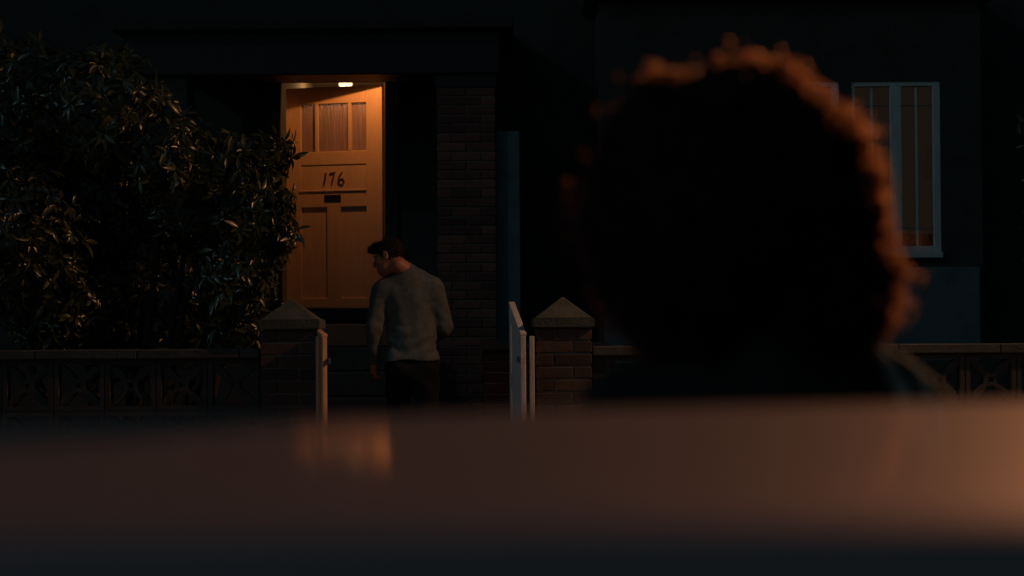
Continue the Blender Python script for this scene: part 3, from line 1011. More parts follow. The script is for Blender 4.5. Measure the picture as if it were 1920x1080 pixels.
def shrub(lobes, base, n_ros, label, n_single, seed, extra=(), name="shrub", stems=7, front=None, bulk_limit=None):
    rnd = random.Random(seed)
    sh = empty(name, base, label, "shrub")
    mats = []                 # (matrix, leaf index)
    tips = []
    tot = sum(r[0] * r[2] for _, r, _ in lobes)
    def inside(p, skip):
        for j, (c, r, _) in enumerate(lobes):
            if j != skip and sum(((p[i] - c[i]) / (r[i] * 0.86)) ** 2 for i in range(3)) < 1:
                return True
        return False
    for j, (c, r, dens) in enumerate(lobes):
        n = int(n_ros * r[0] * r[2] / tot * dens)
        for _ in range(n):
            while True:
                d = Vector((rnd.gauss(0, 1), rnd.gauss(0, 1), rnd.gauss(0, 1))).normalized()
                if d.y < 0.35: break
            q = 1.0 + 0.10 * noise.noise((d.x * 2.5 + j * 7, d.y * 2.5, d.z * 2.5)) + 0.06 * noise.noise((d.x * 7, d.y * 7 + j, d.z * 7))
            q *= rnd.uniform(0.80, 1.03) if rnd.random() < 0.75 else rnd.uniform(0.55, 0.85)
            p = Vector((c[0] + d.x * r[0] * q, c[1] + d.y * r[1] * q, c[2] + d.z * r[2] * q))
            if inside(p, j): continue
            nrm = Vector((d.x / r[0], d.y / r[1], d.z / r[2])).normalized()
            tips.append((p, nrm))
    for p, nrm in list(tips) + list(extra):
        ax = (nrm + Vector((rnd.gauss(0, 0.35), rnd.gauss(0, 0.35), rnd.gauss(0, 0.3) + 0.15))).normalized()
        e1 = ax.orthogonal().normalized()
        e2 = ax.cross(e1)
        nl = rnd.randint(3, 9)
        ph = rnd.uniform(0, 6.28)
        for k in range(nl):
            a = ph + k * 2.399
            out = e1 * math.cos(a) + e2 * math.sin(a)
            lift = rnd.uniform(-0.25, 0.75)
            d = (out + ax * lift + Vector((0, 0, -0.25))).normalized()
            nz = (ax - d * ax.dot(d))
            if nz.length < 0.05: continue
            nz = (nz.normalized() + Vector((rnd.gauss(0, .25), rnd.gauss(0, .25), rnd.gauss(0, .25))))
            nz = (nz - d * nz.dot(d)).normalized()
            ny = nz.cross(d)
            s = rnd.uniform(0.42, 1.08)
            q = p + d * 0.008 - ax * rnd.uniform(0, 0.035)
            mt = Matrix(((d.x * s, ny.x * s, nz.x * s, q.x), (d.y * s, ny.y * s, nz.y * s, q.y), (d.z * s, ny.z * s, nz.z * s, q.z), (0, 0, 0, 1)))
            mats.append((mt, rnd.randrange(len(LEAVES))))
    # the leaves that show largest, one by one
    camp = Vector((0, 0, CAM_Z))
    # coarse visibility: nearest leaf per small angular cell
    def score(m):
        q = m[0].translation
        v = camp - q
        nz = Vector((m[0][0][2], m[0][1][2], m[0][2][2])).normalized()
        inw = abs(q.x / q.y) < 0.262 and -0.06 < (q.z - CAM_Z) / q.y < 0.132
        return (abs(nz.dot(v.normalized())) * m[0].to_scale()[0] if inw else 0) 
    cells = {}
    for i, m in enumerate(mats):
        q = m[0].translation
        key = (int(q.x / q.y * 120), int((q.z - CAM_Z) / q.y * 120))
        cells.setdefault(key, []).append((q.y, i))
    frontset = set()
    for key, l in cells.items():
        l.sort()
        frontset.update(i for _, i in l[:2])
    order = sorted(frontset, key=lambda i: -score(mats[i]))[:n_single]
    single = set(order)
    for i in order:
        mt, li = mats[i]
        o = bpy.data.objects.new("leaf", LEAF_ME[li])
        mm = mt.copy()
        mm.translation = mt.translation - org(sh)
        link(o, sh)
        o.matrix_local = mm
    V, Fc, n0 = [], [], 0
    for i, (mt, li) in enumerate(mats):
        if i in single: continue
        vs_, fs_ = LEAVES[li]
        A = np.array(mt)
        V.append(vs_ @ A[:3, :3].T + A[:3, 3] - np.array(org(sh)))
        Fc += [tuple(a + n0 for a in f) for f in fs_]
        n0 += len(vs_)
    me = bpy.data.meshes.new("foliage")
    me.from_pydata(np.concatenate(V).tolist(), [], Fc)
    me.polygons.foreach_set("use_smooth", [True] * len(me.polygons))
    me.materials.append(M["leaf"])
    o = bpy.data.objects.new("foliage", me)
    link(o, sh)
    tag(o, kind="stuff")
    # stems from the ground into every lobe, forked
    for k, (c, r, _) in enumerate(lobes):
        b = Vector(base) + Vector((rnd.uniform(-.25, .25) + (c[0] - base[0]) * 0.25, rnd.uniform(-.1, .1), -0.05))
        c = Vector(c)
        mid = b.lerp(c, 0.5) + Vector((rnd.uniform(-.1, .1), 0.08, 0.1))
        sb = MB()
        sb.tube([b, mid, c], [0.035, 0.024, 0.014], 7)
        for _ in range(7):
            d = Vector((rnd.gauss(0, 1), rnd.gauss(0, 1), rnd.gauss(0, 1))).normalized()
            e = c + Vector((d.x * r[0], d.y * r[1], d.z * r[2])) * 0.86
            s = mid.lerp(c, rnd.uniform(0.3, 1))
            sb.tube([s, s.lerp(e, 0.5) + Vector((0, 0, 0.04)), e], [0.011, 0.007, 0.003], 5)
        sb.build("stem", M["twig"], sh, smooth=True)
    if extra:
        tw = MB()
        for p, nrm in extra:
            tw.tube([p - nrm * 0.45 + Vector((0, 0.05, -0.08)), p - nrm * 0.2, p], [0.008, 0.006, 0.003], 5)
        tw.build("twig", M["twig"], sh, smooth=True)
    return sh


def lobe(px, py, Y, rx, rz, ry=None, dens=1.0):
    c = pt(px, py, Y)
    k = Y / F_PX
    return ((c.x, c.y, c.z), (rx * k, (ry or max(rx, rz)) * k, rz * k), dens)


big = [lobe(40, 240, 12.5, 190, 170, 130), lobe(190, 210, 12.3, 140, 120, 120), lobe(315, 300, 12.3, 100, 100, 100),
       lobe(425, 330, 12.35, 95, 85, 90), lobe(480, 420, 12.25, 85, 80, 85), lobe(440, 520, 12.3, 80, 90, 80),
       lobe(360, 395, 12.4, 90, 80, 80), lobe(40, 430, 12.2, 130, 130, 110), lobe(120, 560, 12.45, 120, 110, 100),
       lobe(270, 560, 13.1, 170, 150, 100, 0.8), lobe(450, 610, 12.4, 60, 60, 60), lobe(-150, 360, 12.6, 160, 260, 140, 0.6),
       lobe(180, 380, 12.6, 120, 110, 90), lobe(505, 290, 12.7, 45, 45, 45, 1.0)]
extra = [(pt(533, 268, 12.5), Vector((0.9, -0.1, 0.2))), (pt(548, 262, 12.45), Vector((1.0, -0.1, 0.25))),
         (pt(548, 362, 12.2), Vector((0.95, -0.2, 0.2))), (pt(553, 385, 12.2), Vector((0.9, -0.2, 0.0))), (pt(540, 372, 12.1), Vector((0.7, -0.5, 0.1))),
         (pt(560, 430, 12.1), Vector((1.0, -0.1, 0.1))), (pt(548, 445, 12.1), Vector((0.8, -0.4, -0.1))), (pt(540, 415, 12.05), Vector((0.7, -0.5, 0.2))),
         (pt(540, 470, 12.1), Vector((0.9, -0.3, -0.2)))]
shrub(big, (pt(260, 640, 12.4).x, 12.4, 0.6), 4300, "large glossy long-leaved shrub spilling over the pierced wall beside the lit door", 300, 3, extra, name="glossy_shrub")
side = [lobe(1975, 250, 14.2, 70, 110, 70), lobe(1985, 460, 14.0, 70, 110, 70), lobe(2030, 360, 14.2, 100, 200, 90), lobe(1995, 600, 13.8, 60, 80, 60)]
shrub(side, (pt(1975, 640, 14.1).x, 14.1, 0.8), 700, "dark shrub half out of the frame beyond the white windows", 40, 5, name="dark_shrub")

# ------------------------------------------------------------------ man on the path
MY = 12.6
mp = lambda px, py, dy=0.0: pt(px, py, MY) + Vector((0, dy, 0))
ground_z = 0.33
def basis(fwd, up=(0, 0, 1)):
    f = Vector(fwd).normalized()
    r = f.cross(Vector(up)).normalized()
    u = r.cross(f)
    return r, f, u          # right, forward, up
def build_man():
    hc = mp(728, 482, 0.02)                            # skull centre
    r_, f_, u_ = basis((-0.93, 0.30, -0.30), (0.22, 0.1, 1))
    rot = [[r_[i], f_[i], u_[i]] for i in range(3)]
    H = lambda x, y, z: hc + r_ * x + f_ * y + u_ * z
    neck_b = mp(768, 512, 0.03)
    sh_l, sh_r = mp(716, 545, 0.02), mp(812, 541, 0.02)
    el_l, el_r = mp(703, 616, -0.02), mp(833, 612, 0.06)
    wr_l, wr_r = mp(700, 676, 0.05), mp(812, 636, 0.27)
    hip_l, hip_r = mp(748, 690, 0.02), mp(798, 690, 0.02)
    kn_l, kn_r = Vector((hip_l.x - .02, MY + 0.16, 0.80)), Vector((hip_r.x + .01, MY + 0.03, 0.78))
    an_l, an_r = Vector((hip_l.x - .03, MY + 0.20, 0.42)), Vector((hip_r.x + .02, MY - 0.16, 0.44))
    lo = (sh_l.x - 0.3, MY - 0.45, ground_z - 0.02)
    hi = (sh_r.x + 0.3, MY + 0.55, 2.15)
    b = Field(lo, hi, 0.0058)
    # trunk
    b.ell(mp(768, 565, 0.05), (0.155, 0.10, 0.20), k=0.03)
    b.ell(mp(770, 640, 0.03), (0.12, 0.075, 0.16), k=0.04)
    b.ell(mp(772, 695, 0.03), (0.125, 0.075, 0.10), k=0.03)
    b.cap(sh_l, sh_r, 0.058, k=0.05)
    b.cap(neck_b, H(0, -0.055, -0.075), 0.058, 0.054, k=0.035)
    for sh, el, wr in ((sh_l, el_l, wr_l), (sh_r, el_r, wr_r)):
        b.cap(sh, el, 0.052, 0.040, k=0.03); b.cap(el, wr, 0.040, 0.027, k=0.015)
    for hp, kn, an in ((hip_l, kn_l, an_l), (hip_r, kn_r, an_r)):
        b.cap(hp, kn, 0.078, 0.055, k=0.04); b.cap(kn, an, 0.052, 0.036, k=0.02)
        b.cap(an + Vector((0, -0.03, -0.055)), an + Vector((-0.02, 0.15, -0.065)), 0.036, 0.028, k=0.03)
    # head: skull, jaw, brow, nose, lips, chin, ears
    b.ell(H(0, -0.012, 0.018), (0.072, 0.091, 0.084), rot, 0.02)
    b.ell(H(0, 0.032, -0.052), (0.055, 0.060, 0.062), rot, 0.03)
    b.ell(H(0, 0.068, -0.092), (0.022, 0.018, 0.016), rot, 0.03)
    b.ell(H(0, 0.083, 0.022), (0.048, 0.012, 0.010), rot, 0.02)
    b.cap(H(0, 0.088, 0.014), H(0, 0.110, -0.026), 0.008, 0.013, 0.012)
    b.ell(H(0, 0.086, -0.052), (0.022, 0.010, 0.007), rot, 0.01)
    b.ell(H(0, 0.083, -0.065), (0.020, 0.010, 0.007), rot, 0.01)
    for s in (-1, 1):
        b.ell(H(s * 0.031, 0.090, 0.004), (0.016, 0.014, 0.010), rot, 0.012, cut=True)
        b.ell(H(s * 0.030, 0.076, 0.003), (0.012, 0.012, 0.012), rot, 0.004)
        b.ell(H(s * 0.048, 0.062, -0.022), (0.018, 0.02, 0.014), rot, 0.03)
        b.ell(H(s * 0.079, -0.012, -0.008), (0.009, 0.020, 0.033), rot, 0.008)
        b.ell(H(s * 0.088, -0.008, -0.006), (0.006, 0.010, 0.018), rot, 0.004, cut=True)
    # hands: palm, four curled fingers, thumb
    for wr, el, s in ((wr_l, el_l, -1), (wr_r, el_r, 1)):
        d = (wr - el).normalized()
        d = (d + Vector((0.04, 0.06, -0.5))).normalized()
        inn = Vector((-s, 0.25, 0)); inn = (inn - d * inn.dot(d)).normalized()     # palm side, towards the thigh
        fr_ = d.cross(inn); fr_ = fr_ if fr_.y > 0 else -fr_                          # thumb side, forward
        b.cap(wr, wr + d * 0.075, 0.027, 0.026, 0.015)
        for j, (off, ln) in enumerate(((0.030, 0.070), (0.010, 0.078), (-0.010, 0.072), (-0.028, 0.056))):
            p0 = wr + d * 0.075 + fr_ * off
            b.cap(wr + d * 0.03 + fr_ * off * 0.7, p0, 0.012, 0.0105, 0.010)
            p1 = p0 + (d + inn * 0.25).normalized() * ln * 0.45
            p2 = p1 + (d * 0.6 + inn * 0.9).normalized() * ln * 0.33
            p3 = p2 + (d * 0.0 + inn * 1.0).normalized() * ln * 0.25
            b.cap(p0, p1, 0.0105, 0.0095, 0.003); b.cap(p1, p2, 0.0095, 0.0085, 0.003); b.cap(p2, p3, 0.0085, 0.0075, 0.003)
        t0 = wr + d * 0.025 + fr_ * 0.024
        t1 = t0 + (d * 0.75 + fr_ * 0.7 + inn * 0.3).normalized() * 0.042
        t2 = t1 + (d * 0.9 + fr_ * 0.1 + inn * 0.4).normalized() * 0.034
        b.cap(t0, t1, 0.014, 0.011, 0.010); b.cap(t1, t2, 0.011, 0.0085, 0.003)
    base = Vector((mp(770, 690).x, MY, ground_z))
    person = bpy.data.objects.new("person", b.mesh("person", M["skin"], base))
    person.location = base
    link(person); ORG[person] = base
    tag(person, "man in grey-green sweater and dark trousers on the path, head turned and bowed", "person")
    def wear(name, fld, mat):
        o = bpy.data.objects.new(name, fld.mesh(name, mat, base))
        return link(o, person)
    # sweater
    s = Field(lo, hi, 0.0075)
    s.ell(mp(768, 562, 0.045), (0.178, 0.135, 0.215), k=0.04)
    s.ell(mp(765, 533, 0.045), (0.150, 0.100, 0.085), k=0.05)
    s.ell(mp(772, 625, 0.03), (0.168, 0.122, 0.20), k=0.05)
    s.cap(mp(747, 676, 0.015), mp(799, 676, 0.015), 0.094, k=0.05)
    s.cap(mp(724, 548, 0.03), mp(806, 544, 0.03), 0.078, k=0.05)
    s.cap(neck_b + Vector((0.02, 0, -0.05)), neck_b.lerp(H(0, -0.055, -0.075), 0.15), 0.085, 0.060, 0.04)
    for sh, el, wr in ((sh_l, el_l, wr_l), (sh_r, el_r, wr_r)):
        s.cap(sh, el, 0.070, 0.056, 0.035); s.cap(el, el.lerp(wr, 0.97), 0.056, 0.040, 0.02)
        s.cap(el.lerp(wr, 0.90), el.lerp(wr, 0.99), 0.036, 0.034, 0.004)
    hem = mp(770, 676).z
    def wrinkle(x, y, z):
        low = np.clip((1.75 - z) * 2.2, 0.15, 1)
        return 1.15 * (0.0024 * np.sin((x - base.x) * 38 + 1.3 * np.sin(z * 11) + z * 6) + 0.0022 * np.sin(z * 74 + 4 * np.sin(x * 15 + y * 9) + x * 13) * low
                + 0.0028 * np.sin((x + z * 0.4) * 55 + 2 * np.sin(z * 7 + y * 8)) * low)
    s.displace(wrinkle)
    wl_, el_z = wr_l, hem
    s.keep(lambda x, y, z: np.where((np.abs(x - base.x) < 0.183) & (x > sh_l.x + 0.022), (hem + 0.006 * np.sin(x * 25) - z), -1.0 + 0 * z))
    wear("sweater", s, M["sweater"])
    # trousers
    t = Field(lo, (hi[0], hi[1], 1.35), 0.009)
    t.ell(mp(772, 697, 0.02), (0.146, 0.096, 0.12), k=0.05)
    for hp, kn, an in ((hip_l, kn_l, an_l), (hip_r, kn_r, an_r)):
        t.cap(hp, kn, 0.094, 0.075, k=0.04); t.cap(kn, an + Vector((0, 0, -0.02)), 0.075, 0.062, k=0.03)
    t.displace(lambda x, y, z: 0.004 * np.sin(z * 40 + x * 30 + 2 * np.sin(y * 20)))
    t.keep(lambda x, y, z: (ground_z + 0.06) - z + 0 * x + 0 * y)
    wear("trousers", t, M["trousers"])
    for an in (an_l, an_r):
        f = Field((an.x - 0.12, an.y - 0.16, ground_z - 0.02), (an.x + 0.12, an.y + 0.27, ground_z + 0.2), 0.007)
        f.cap(an + Vector((0, -0.04, -0.05)), an + Vector((-0.02, 0.16, -0.055)), 0.047, 0.040, 0.02)
        f.cap(an + Vector((0, 0, -0.03)), an + Vector((0, 0, 0.02)), 0.045, 0.045, 0.03)
        f.keep(lambda x, y, z: (ground_z + 0.001) - z + 0 * x + 0 * y)
        wear("shoe", f, M["shoe"])
    # short hair: a shell over the skull, longer at the fringe
    hf = Field(tuple(hc - Vector((0.2, 0.2, 0.2))), tuple(hc + Vector((0.2, 0.2, 0.2))), 0.005)
    hf.ell(H(0, -0.020, 0.030), (0.080, 0.099, 0.091), rot, 0.02)
    hf.ell(H(0, 0.060, 0.085), (0.058, 0.050, 0.030), rot, 0.03)
    hf.ell(H(0, 0.095, 0.078), (0.045, 0.028, 0.020), rot, 0.02)
    hf.ell(H(0, 0.090, -0.020), (0.095, 0.088, 0.085), rot, 0.015, cut=True)
    hf.ell(H(0, 0.02, -0.090), (0.12, 0.12, 0.062), rot, 0.015, cut=True)
    for sx in (-1, 1):
        hf.ell(H(sx * 0.085, -0.010, -0.010), (0.03, 0.026, 0.038), rot, 0.01, cut=True)
    hf.displace(lambda x, y, z: 0.004 * np.sin(x * 210 + 40 * z) * np.sin(y * 190 + z * 60) + 0.003 * np.sin(z * 260 + x * 90))
    hm = hf.mesh("hair", M["hair_m"], base)
    rnd = random.Random(4)
    st = MB()
    polys = [p for p in hm.polygons]
    for _ in range(1400):
        p = rnd.choice(polys)
        c, n = Vector(p.center), Vector(p.normal)
        d = (n + f_ * 0.45 + Vector((rnd.gauss(0, .35), rnd.gauss(0, .35), rnd.gauss(0, .35) - 0.1))).normalized()
        w = d.orthogonal().normalized() * 0.0016
        l = rnd.uniform(0.012, 0.026)
        st.add([c - w - d * 0.004, c + w - d * 0.004, c + d * l + n * 0.001], [(0, 1, 2)])
    bm = bmesh.new(); bm.from_mesh(hm)
    tm = bpy.data.meshes.new("strands"); tm.from_pydata(st.v, [], st.f); bm.from_mesh(tm); bm.to_mesh(hm); bm.free(); bpy.data.meshes.remove(tm)
    link(bpy.data.objects.new("hair", hm), person)


build_man()

# ------------------------------------------------------------------ curly-haired person by the car
WY = 2.08
def build_woman():
    wp = lambda px, py, dy=0.0: pt(px, py, WY) + Vector((0, dy, 0))
    hc = wp(1420, 400, 0.0)
    cx = wp(1440, 600).x
    base = Vector((cx, WY, 0.0))
    sh_l, sh_r = Vector((cx - 0.142, WY, 1.340)), Vector((cx + 0.142, WY + 0.01, 1.340))
    lo, hi = (cx - 0.42, WY - 0.24, -0.01), (cx + 0.42, WY + 0.34, 1.72)
    b = Field(lo, hi, 0.008)
    b.ell((cx, WY, 1.22), (0.145, 0.095, 0.18), k=0.03)
    b.ell((cx, WY, 1.02), (0.12, 0.09, 0.17), k=0.05)
    b.ell((cx, WY, 0.88), (0.155, 0.105, 0.13), k=0.05)
    b.cap(sh_l, sh_r, 0.05, k=0.04)
    b.cap((cx, WY, 1.36), (hc.x, WY + 0.01, 1.50), 0.052, 0.05, 0.03)
    arms = ((sh_l, Vector((cx - 0.215, WY + 0.02, 1.06)), Vector((cx - 0.23, WY + 0.14, 0.84)), -1), (sh_r, Vector((cx + 0.215, WY + 0.02, 1.06)), Vector((cx + 0.23, WY + 0.14, 0.84)), 1))
    for sh, el, wr, s in arms:
        b.cap(sh, el, 0.043, 0.035, 0.03); b.cap(el, wr, 0.035, 0.023, 0.015)
        d = (wr - el).normalized()
        inn = Vector((-s, 0, 0)); inn = (inn - d * inn.dot(d)).normalized()
        fr_ = d.cross(inn); fr_ = fr_ if fr_.y > 0 else -fr_
        b.cap(wr, wr + d * 0.07, 0.024, 0.024, 0.012)
        for off, ln in ((0.027, 0.066), (0.009, 0.074), (-0.009, 0.068), (-0.026, 0.052)):
            p0 = wr + d * 0.07 + fr_ * off
            p1 = p0 + (d + inn * 0.2).normalized() * ln * 0.5
            p2 = p1 + (d * 0.7 + inn * 0.7).normalized() * ln * 0.5
            b.cap(wr + d * 0.03 + fr_ * off * .7, p0, 0.011, 0.010, 0.008); b.cap(p0, p1, 0.010, 0.009, 0.002); b.cap(p1, p2, 0.009, 0.008, 0.002)
        t0 = wr + d * 0.022 + fr_ * 0.022
        b.cap(t0, t0 + (d * .75 + fr_ * .7).normalized() * 0.04, 0.012, 0.010, 0.008)
        b.cap(t0 + (d * .75 + fr_ * .7).normalized() * 0.04, t0 + (d * .75 + fr_ * .7).normalized() * 0.04 + d * 0.03, 0.010, 0.008, 0.002)
    legs = []
    for s in (-1, 1):
        hp, kn, an = Vector((cx + s * 0.08, WY, 0.86)), Vector((cx + s * 0.085, WY + 0.01, 0.47)), Vector((cx + s * 0.09, WY - 0.01, 0.09))
        legs.append((hp, kn, an))
        b.cap(hp, kn, 0.08, 0.052, 0.04); b.cap(kn, an, 0.05, 0.034, 0.02)
        b.cap(an + Vector((0, -0.03, -0.05)), an + Vector((0, 0.14, -0.06)), 0.034, 0.025, 0.03)
    # head, looking at the house
    H = lambda x, y, z: Vector((hc.x + x, WY + 0.01 + y, 1.575 + z))
    b.ell(H(0, 0, 0.01), (0.072, 0.09, 0.088), k=0.02)
    b.ell(H(0, 0.035, -0.055), (0.052, 0.055, 0.06), k=0.03)
    b.cap(H(0, 0.088, 0.012), H(0, 0.108, -0.024), 0.008, 0.014, 0.012)
    b.ell(H(0, 0.086, -0.052), (0.025, 0.012, 0.009), k=0.01)
    b.ell(H(0, 0.084, -0.066), (0.022, 0.012, 0.009), k=0.01)
    b.ell(H(0, 0.066, -0.096), (0.022, 0.02, 0.016), k=0.03)
    for s in (-1, 1):
        b.ell(H(s * 0.031, 0.088, 0.004), (0.018, 0.014, 0.011), k=0.012, cut=True)
        b.ell(H(s * 0.030, 0.076, 0.003), (0.012, 0.012, 0.012), k=0.004)
        b.ell(H(s * 0.076, -0.005, -0.012), (0.009, 0.019, 0.03), k=0.008)
    person = bpy.data.objects.new("person", b.mesh("person", M["skin2"], base))
    person.location = base
    link(person); ORG[person] = base
    tag(person, "person with big dark curly hair and striped jacket, seen from behind over the car", "person")
    def wear(name, fld, mat):
        o = bpy.data.objects.new(name, fld.mesh(name, mat, base))
        return link(o, person)
    j = Field(lo, hi, 0.009)
    j.ell((cx, WY, 1.22), (0.168, 0.120, 0.20), k=0.03)
    j.ell((cx, WY, 1.02), (0.150, 0.115, 0.17), k=0.06)
    j.cap((cx - 0.08, WY, 0.92), (cx + 0.08, WY, 0.92), 0.125, k=0.06)
    j.cap(sh_l + Vector((0.02, 0, 0)), sh_r - Vector((0.02, 0, 0)), 0.066, k=0.05)
    j.cap((cx, WY, 1.355), (cx, WY, 1.43), 0.098, 0.085, 0.07)
    for sh, el, wr, s in arms:
        j.cap(sh, el, 0.062, 0.052, 0.03); j.cap(el, el.lerp(wr, 0.97), 0.052, 0.038, 0.02)
    j.displace(lambda x, y, z: 0.004 * np.sin(z * 50 + x * 26 + 2 * np.sin(x * 14)) + 0.003 * np.sin(x * 60 + z * 18))
    j.keep(lambda x, y, z: np.where(np.abs(x - cx) < 0.17, 0.86 - z, -1.0 + 0 * z) + 0 * y)
    jo = wear("jacket", j, M["jacket"])
    t = Field(lo, hi, 0.010)
    t.ell((cx, WY, 0.88), (0.165, 0.115, 0.135), k=0.05)
    for hp, kn, an in legs:
        t.cap(hp, kn, 0.092, 0.066, 0.04); t.cap(kn, an + Vector((0, 0, 0.01)), 0.066, 0.055, 0.03)
    t.keep(lambda x, y, z: 0.05 - z + 0 * x + 0 * y)
    wear("trousers", t, M["trousers"])
    for hp, kn, an in legs:
        f = Field((an.x - 0.1, an.y - 0.15, -0.02), (an.x + 0.1, an.y + 0.26, 0.2), 0.008)
        f.cap(an + Vector((0, -0.035, -0.045)), an + Vector((0, 0.15, -0.05)), 0.044, 0.036, 0.02)
        f.cap(an + Vector((0, 0, -0.02)), an + Vector((0, 0, 0.03)), 0.042, 0.042, 0.03)
        f.keep(lambda x, y, z: 0.001 - z + 0 * x + 0 * y)
        wear("shoe", f, M["shoe"])
    # two pale stripes over the shoulder, laid on the cloth
    bvh = BVHTree.FromPolygons([tuple(v.co) for v in jo.data.vertices], [tuple(p.vertices) for p in jo.data.polygons])
    for path in ([(1628, 628), (1648, 660), (1668, 692), (1688, 725), (1700, 760), (1708, 800), (1712, 850)],
                 [(1662, 638), (1692, 662), (1715, 690), (1733, 722), (1744, 758), (1750, 800), (1752, 850)]):
        pts = []
        for px, py in path:
            q = pt(px, py, WY - 0.01) - base
            eye = Vector((0, 0, CAM_Z)) - base
            hit = bvh.ray_cast(eye, (q - eye).normalized())
            if hit[0] is None:
                hit = bvh.find_nearest(q)
            if hit[0] is not None:
                pts.append((hit[0] + hit[1] * 0.003, hit[1]))
        m = MB()
        n = len(pts)
        vs, fs = [], []
        for i, (p, nn) in enumerate(pts):
            tg = (pts[min(i + 1, n - 1)][0] - pts[max(i - 1, 0)][0]).normalized()
            w = tg.cross(nn).normalized() * 0.0075
            vs += [p - w - nn * 0.004, p + w - nn * 0.004, p + w, p - w]
        for i in range(n - 1):
            a, b2 = i * 4, (i + 1) * 4
            fs += [(a + q, a + (q + 1) % 4, b2 + (q + 1) % 4, b2 + q) for q in range(4)]
        m.add(vs, fs)
        m.build("stripe", M["stripe"], person, smooth=False, local=True)
    # afro: a bumpy core and thousands of curls over it
    rnd = random.Random(11)
    vol = [(wp(1385, 352, 0.02), (0.150, 0.15, 0.148)), (wp(1385, 455, 0.0), (0.158, 0.135, 0.110)), (wp(1520, 560, 0.0), (0.104, 0.12, 0.086)), (wp(1310, 565, 0.0), (0.084, 0.11, 0.082)), (wp(1255, 300, 0.02), (0.070, 0.09, 0.095)), (wp(1236, 435, 0.0), (0.082, 0.10, 0.125)), (wp(1545, 330, 0.01), (0.060, 0.08, 0.075))]
    core = Field(tuple(hc - Vector((0.26, 0.24, 0.28))), tuple(hc + Vector((0.26, 0.24, 0.28))), 0.010)
    for c, r in vol:
        core.ell(c, tuple(q - 0.012 for q in r), k=0.04)
    core.ell(H(0, 0.125, -0.03), (0.07, 0.075, 0.10), k=0.02, cut=True)
    core.displace(lambda x, y, z: 0.009 * np.sin(x * 95 + 2 * np.sin(z * 31)) * np.sin(y * 90 + 1) * np.sin(z * 88 + 2 * np.sin(x * 37)) + 0.005 * np.sin(x * 41 + z * 29))
    hm = core.mesh("hair", M["afro_core"], base)
    hm.materials.append(M["afro"])
    polys = list(hm.polygons)
    V, Fc = [], []
    for _ in range(9000):
        p = rnd.choice(polys)
        c, nn = Vector(p.center), Vector(p.normal)
        if noise.noise((c + base) * 34 + Vector((5, 1, 9))) < -0.24: continue
        d = (nn * 0.9 + Vector((rnd.gauss(0, .5), rnd.gauss(0, .5), rnd.gauss(0, .5) - 0.25))).normalized()
        e1 = d.orthogonal().normalized(); e2 = d.cross(e1)
        bump = 0.5 + 0.5 * noise.noise((c + base) * 27)
        L = rnd.uniform(0.003, 0.014) + 0.046 * bump ** 3 + (rnd.uniform(0.0, 0.022) if rnd.random() < 0.12 else 0.0)
        rad, turns = rnd.uniform(0.0035, 0.0075), rnd.uniform(1.2, 2.4)
        ph = rnd.uniform(0, 6.28)
        wd = rnd.uniform(0.0008, 0.0017)
        n = 14
        k0 = len(V)
        for i in range(n):
            t = i / (n - 1)
            a = ph + turns * 6.283 * t
            rr = rad * (0.4 + 0.6 * t)
            q = c + d * (L * t - 0.006) + (e1 * math.cos(a) + e2 * math.sin(a)) * rr
            w = d * wd * (1 - 0.5 * t)
            V += [tuple(q - w), tuple(q + w)]
        for i in range(n - 1):
            Fc.append((k0 + 2 * i, k0 + 2 * i + 1, k0 + 2 * i + 3, k0 + 2 * i + 2))
    tm = bpy.data.meshes.new("curls"); tm.from_pydata(V, [], Fc)
    bm = bmesh.new(); bm.from_mesh(hm); n_core = len(bm.faces); bm.from_mesh(tm)
    for q, f in enumerate(bm.faces):
        f.smooth = True
        f.material_index = 1 if q >= n_core else 0
    bm.to_mesh(hm); bm.free(); bpy.data.meshes.remove(tm)
    link(bpy.data.objects.new("hair", hm), person)


def afro_material():
    """dark strands that let light from behind through in a forward lobe"""
    m = material("curly_hair", (0.022, 0.011, 0.007), 0.5, 0.3, 60, spec=0.4)
    nt = m.node_tree
    b = nt.nodes["Principled BSDF"]
    rf = nt.nodes.new("ShaderNodeBsdfRefraction")
    rf.inputs["Color"].default_value = (0.80, 0.36, 0.17, 1)
    rf.inputs["Roughness"].default_value = 0.75
    rf.inputs["IOR"].default_value = 1.4
    mx = nt.nodes.new("ShaderNodeMixShader")
    mx.inputs[0].default_value = 0.30
    nt.links.new(b.outputs[0], mx.inputs[1]); nt.links.new(rf.outputs[0], mx.inputs[2])
    nt.links.new(mx.outputs[0], nt.nodes["Material Output"].inputs[0])
    return m


M["afro_core"] = material("curly_hair_inner", (0.012, 0.007, 0.005), 0.8, 0.3, 60, spec=0.15)
M["afro"] = afro_material()
build_woman()

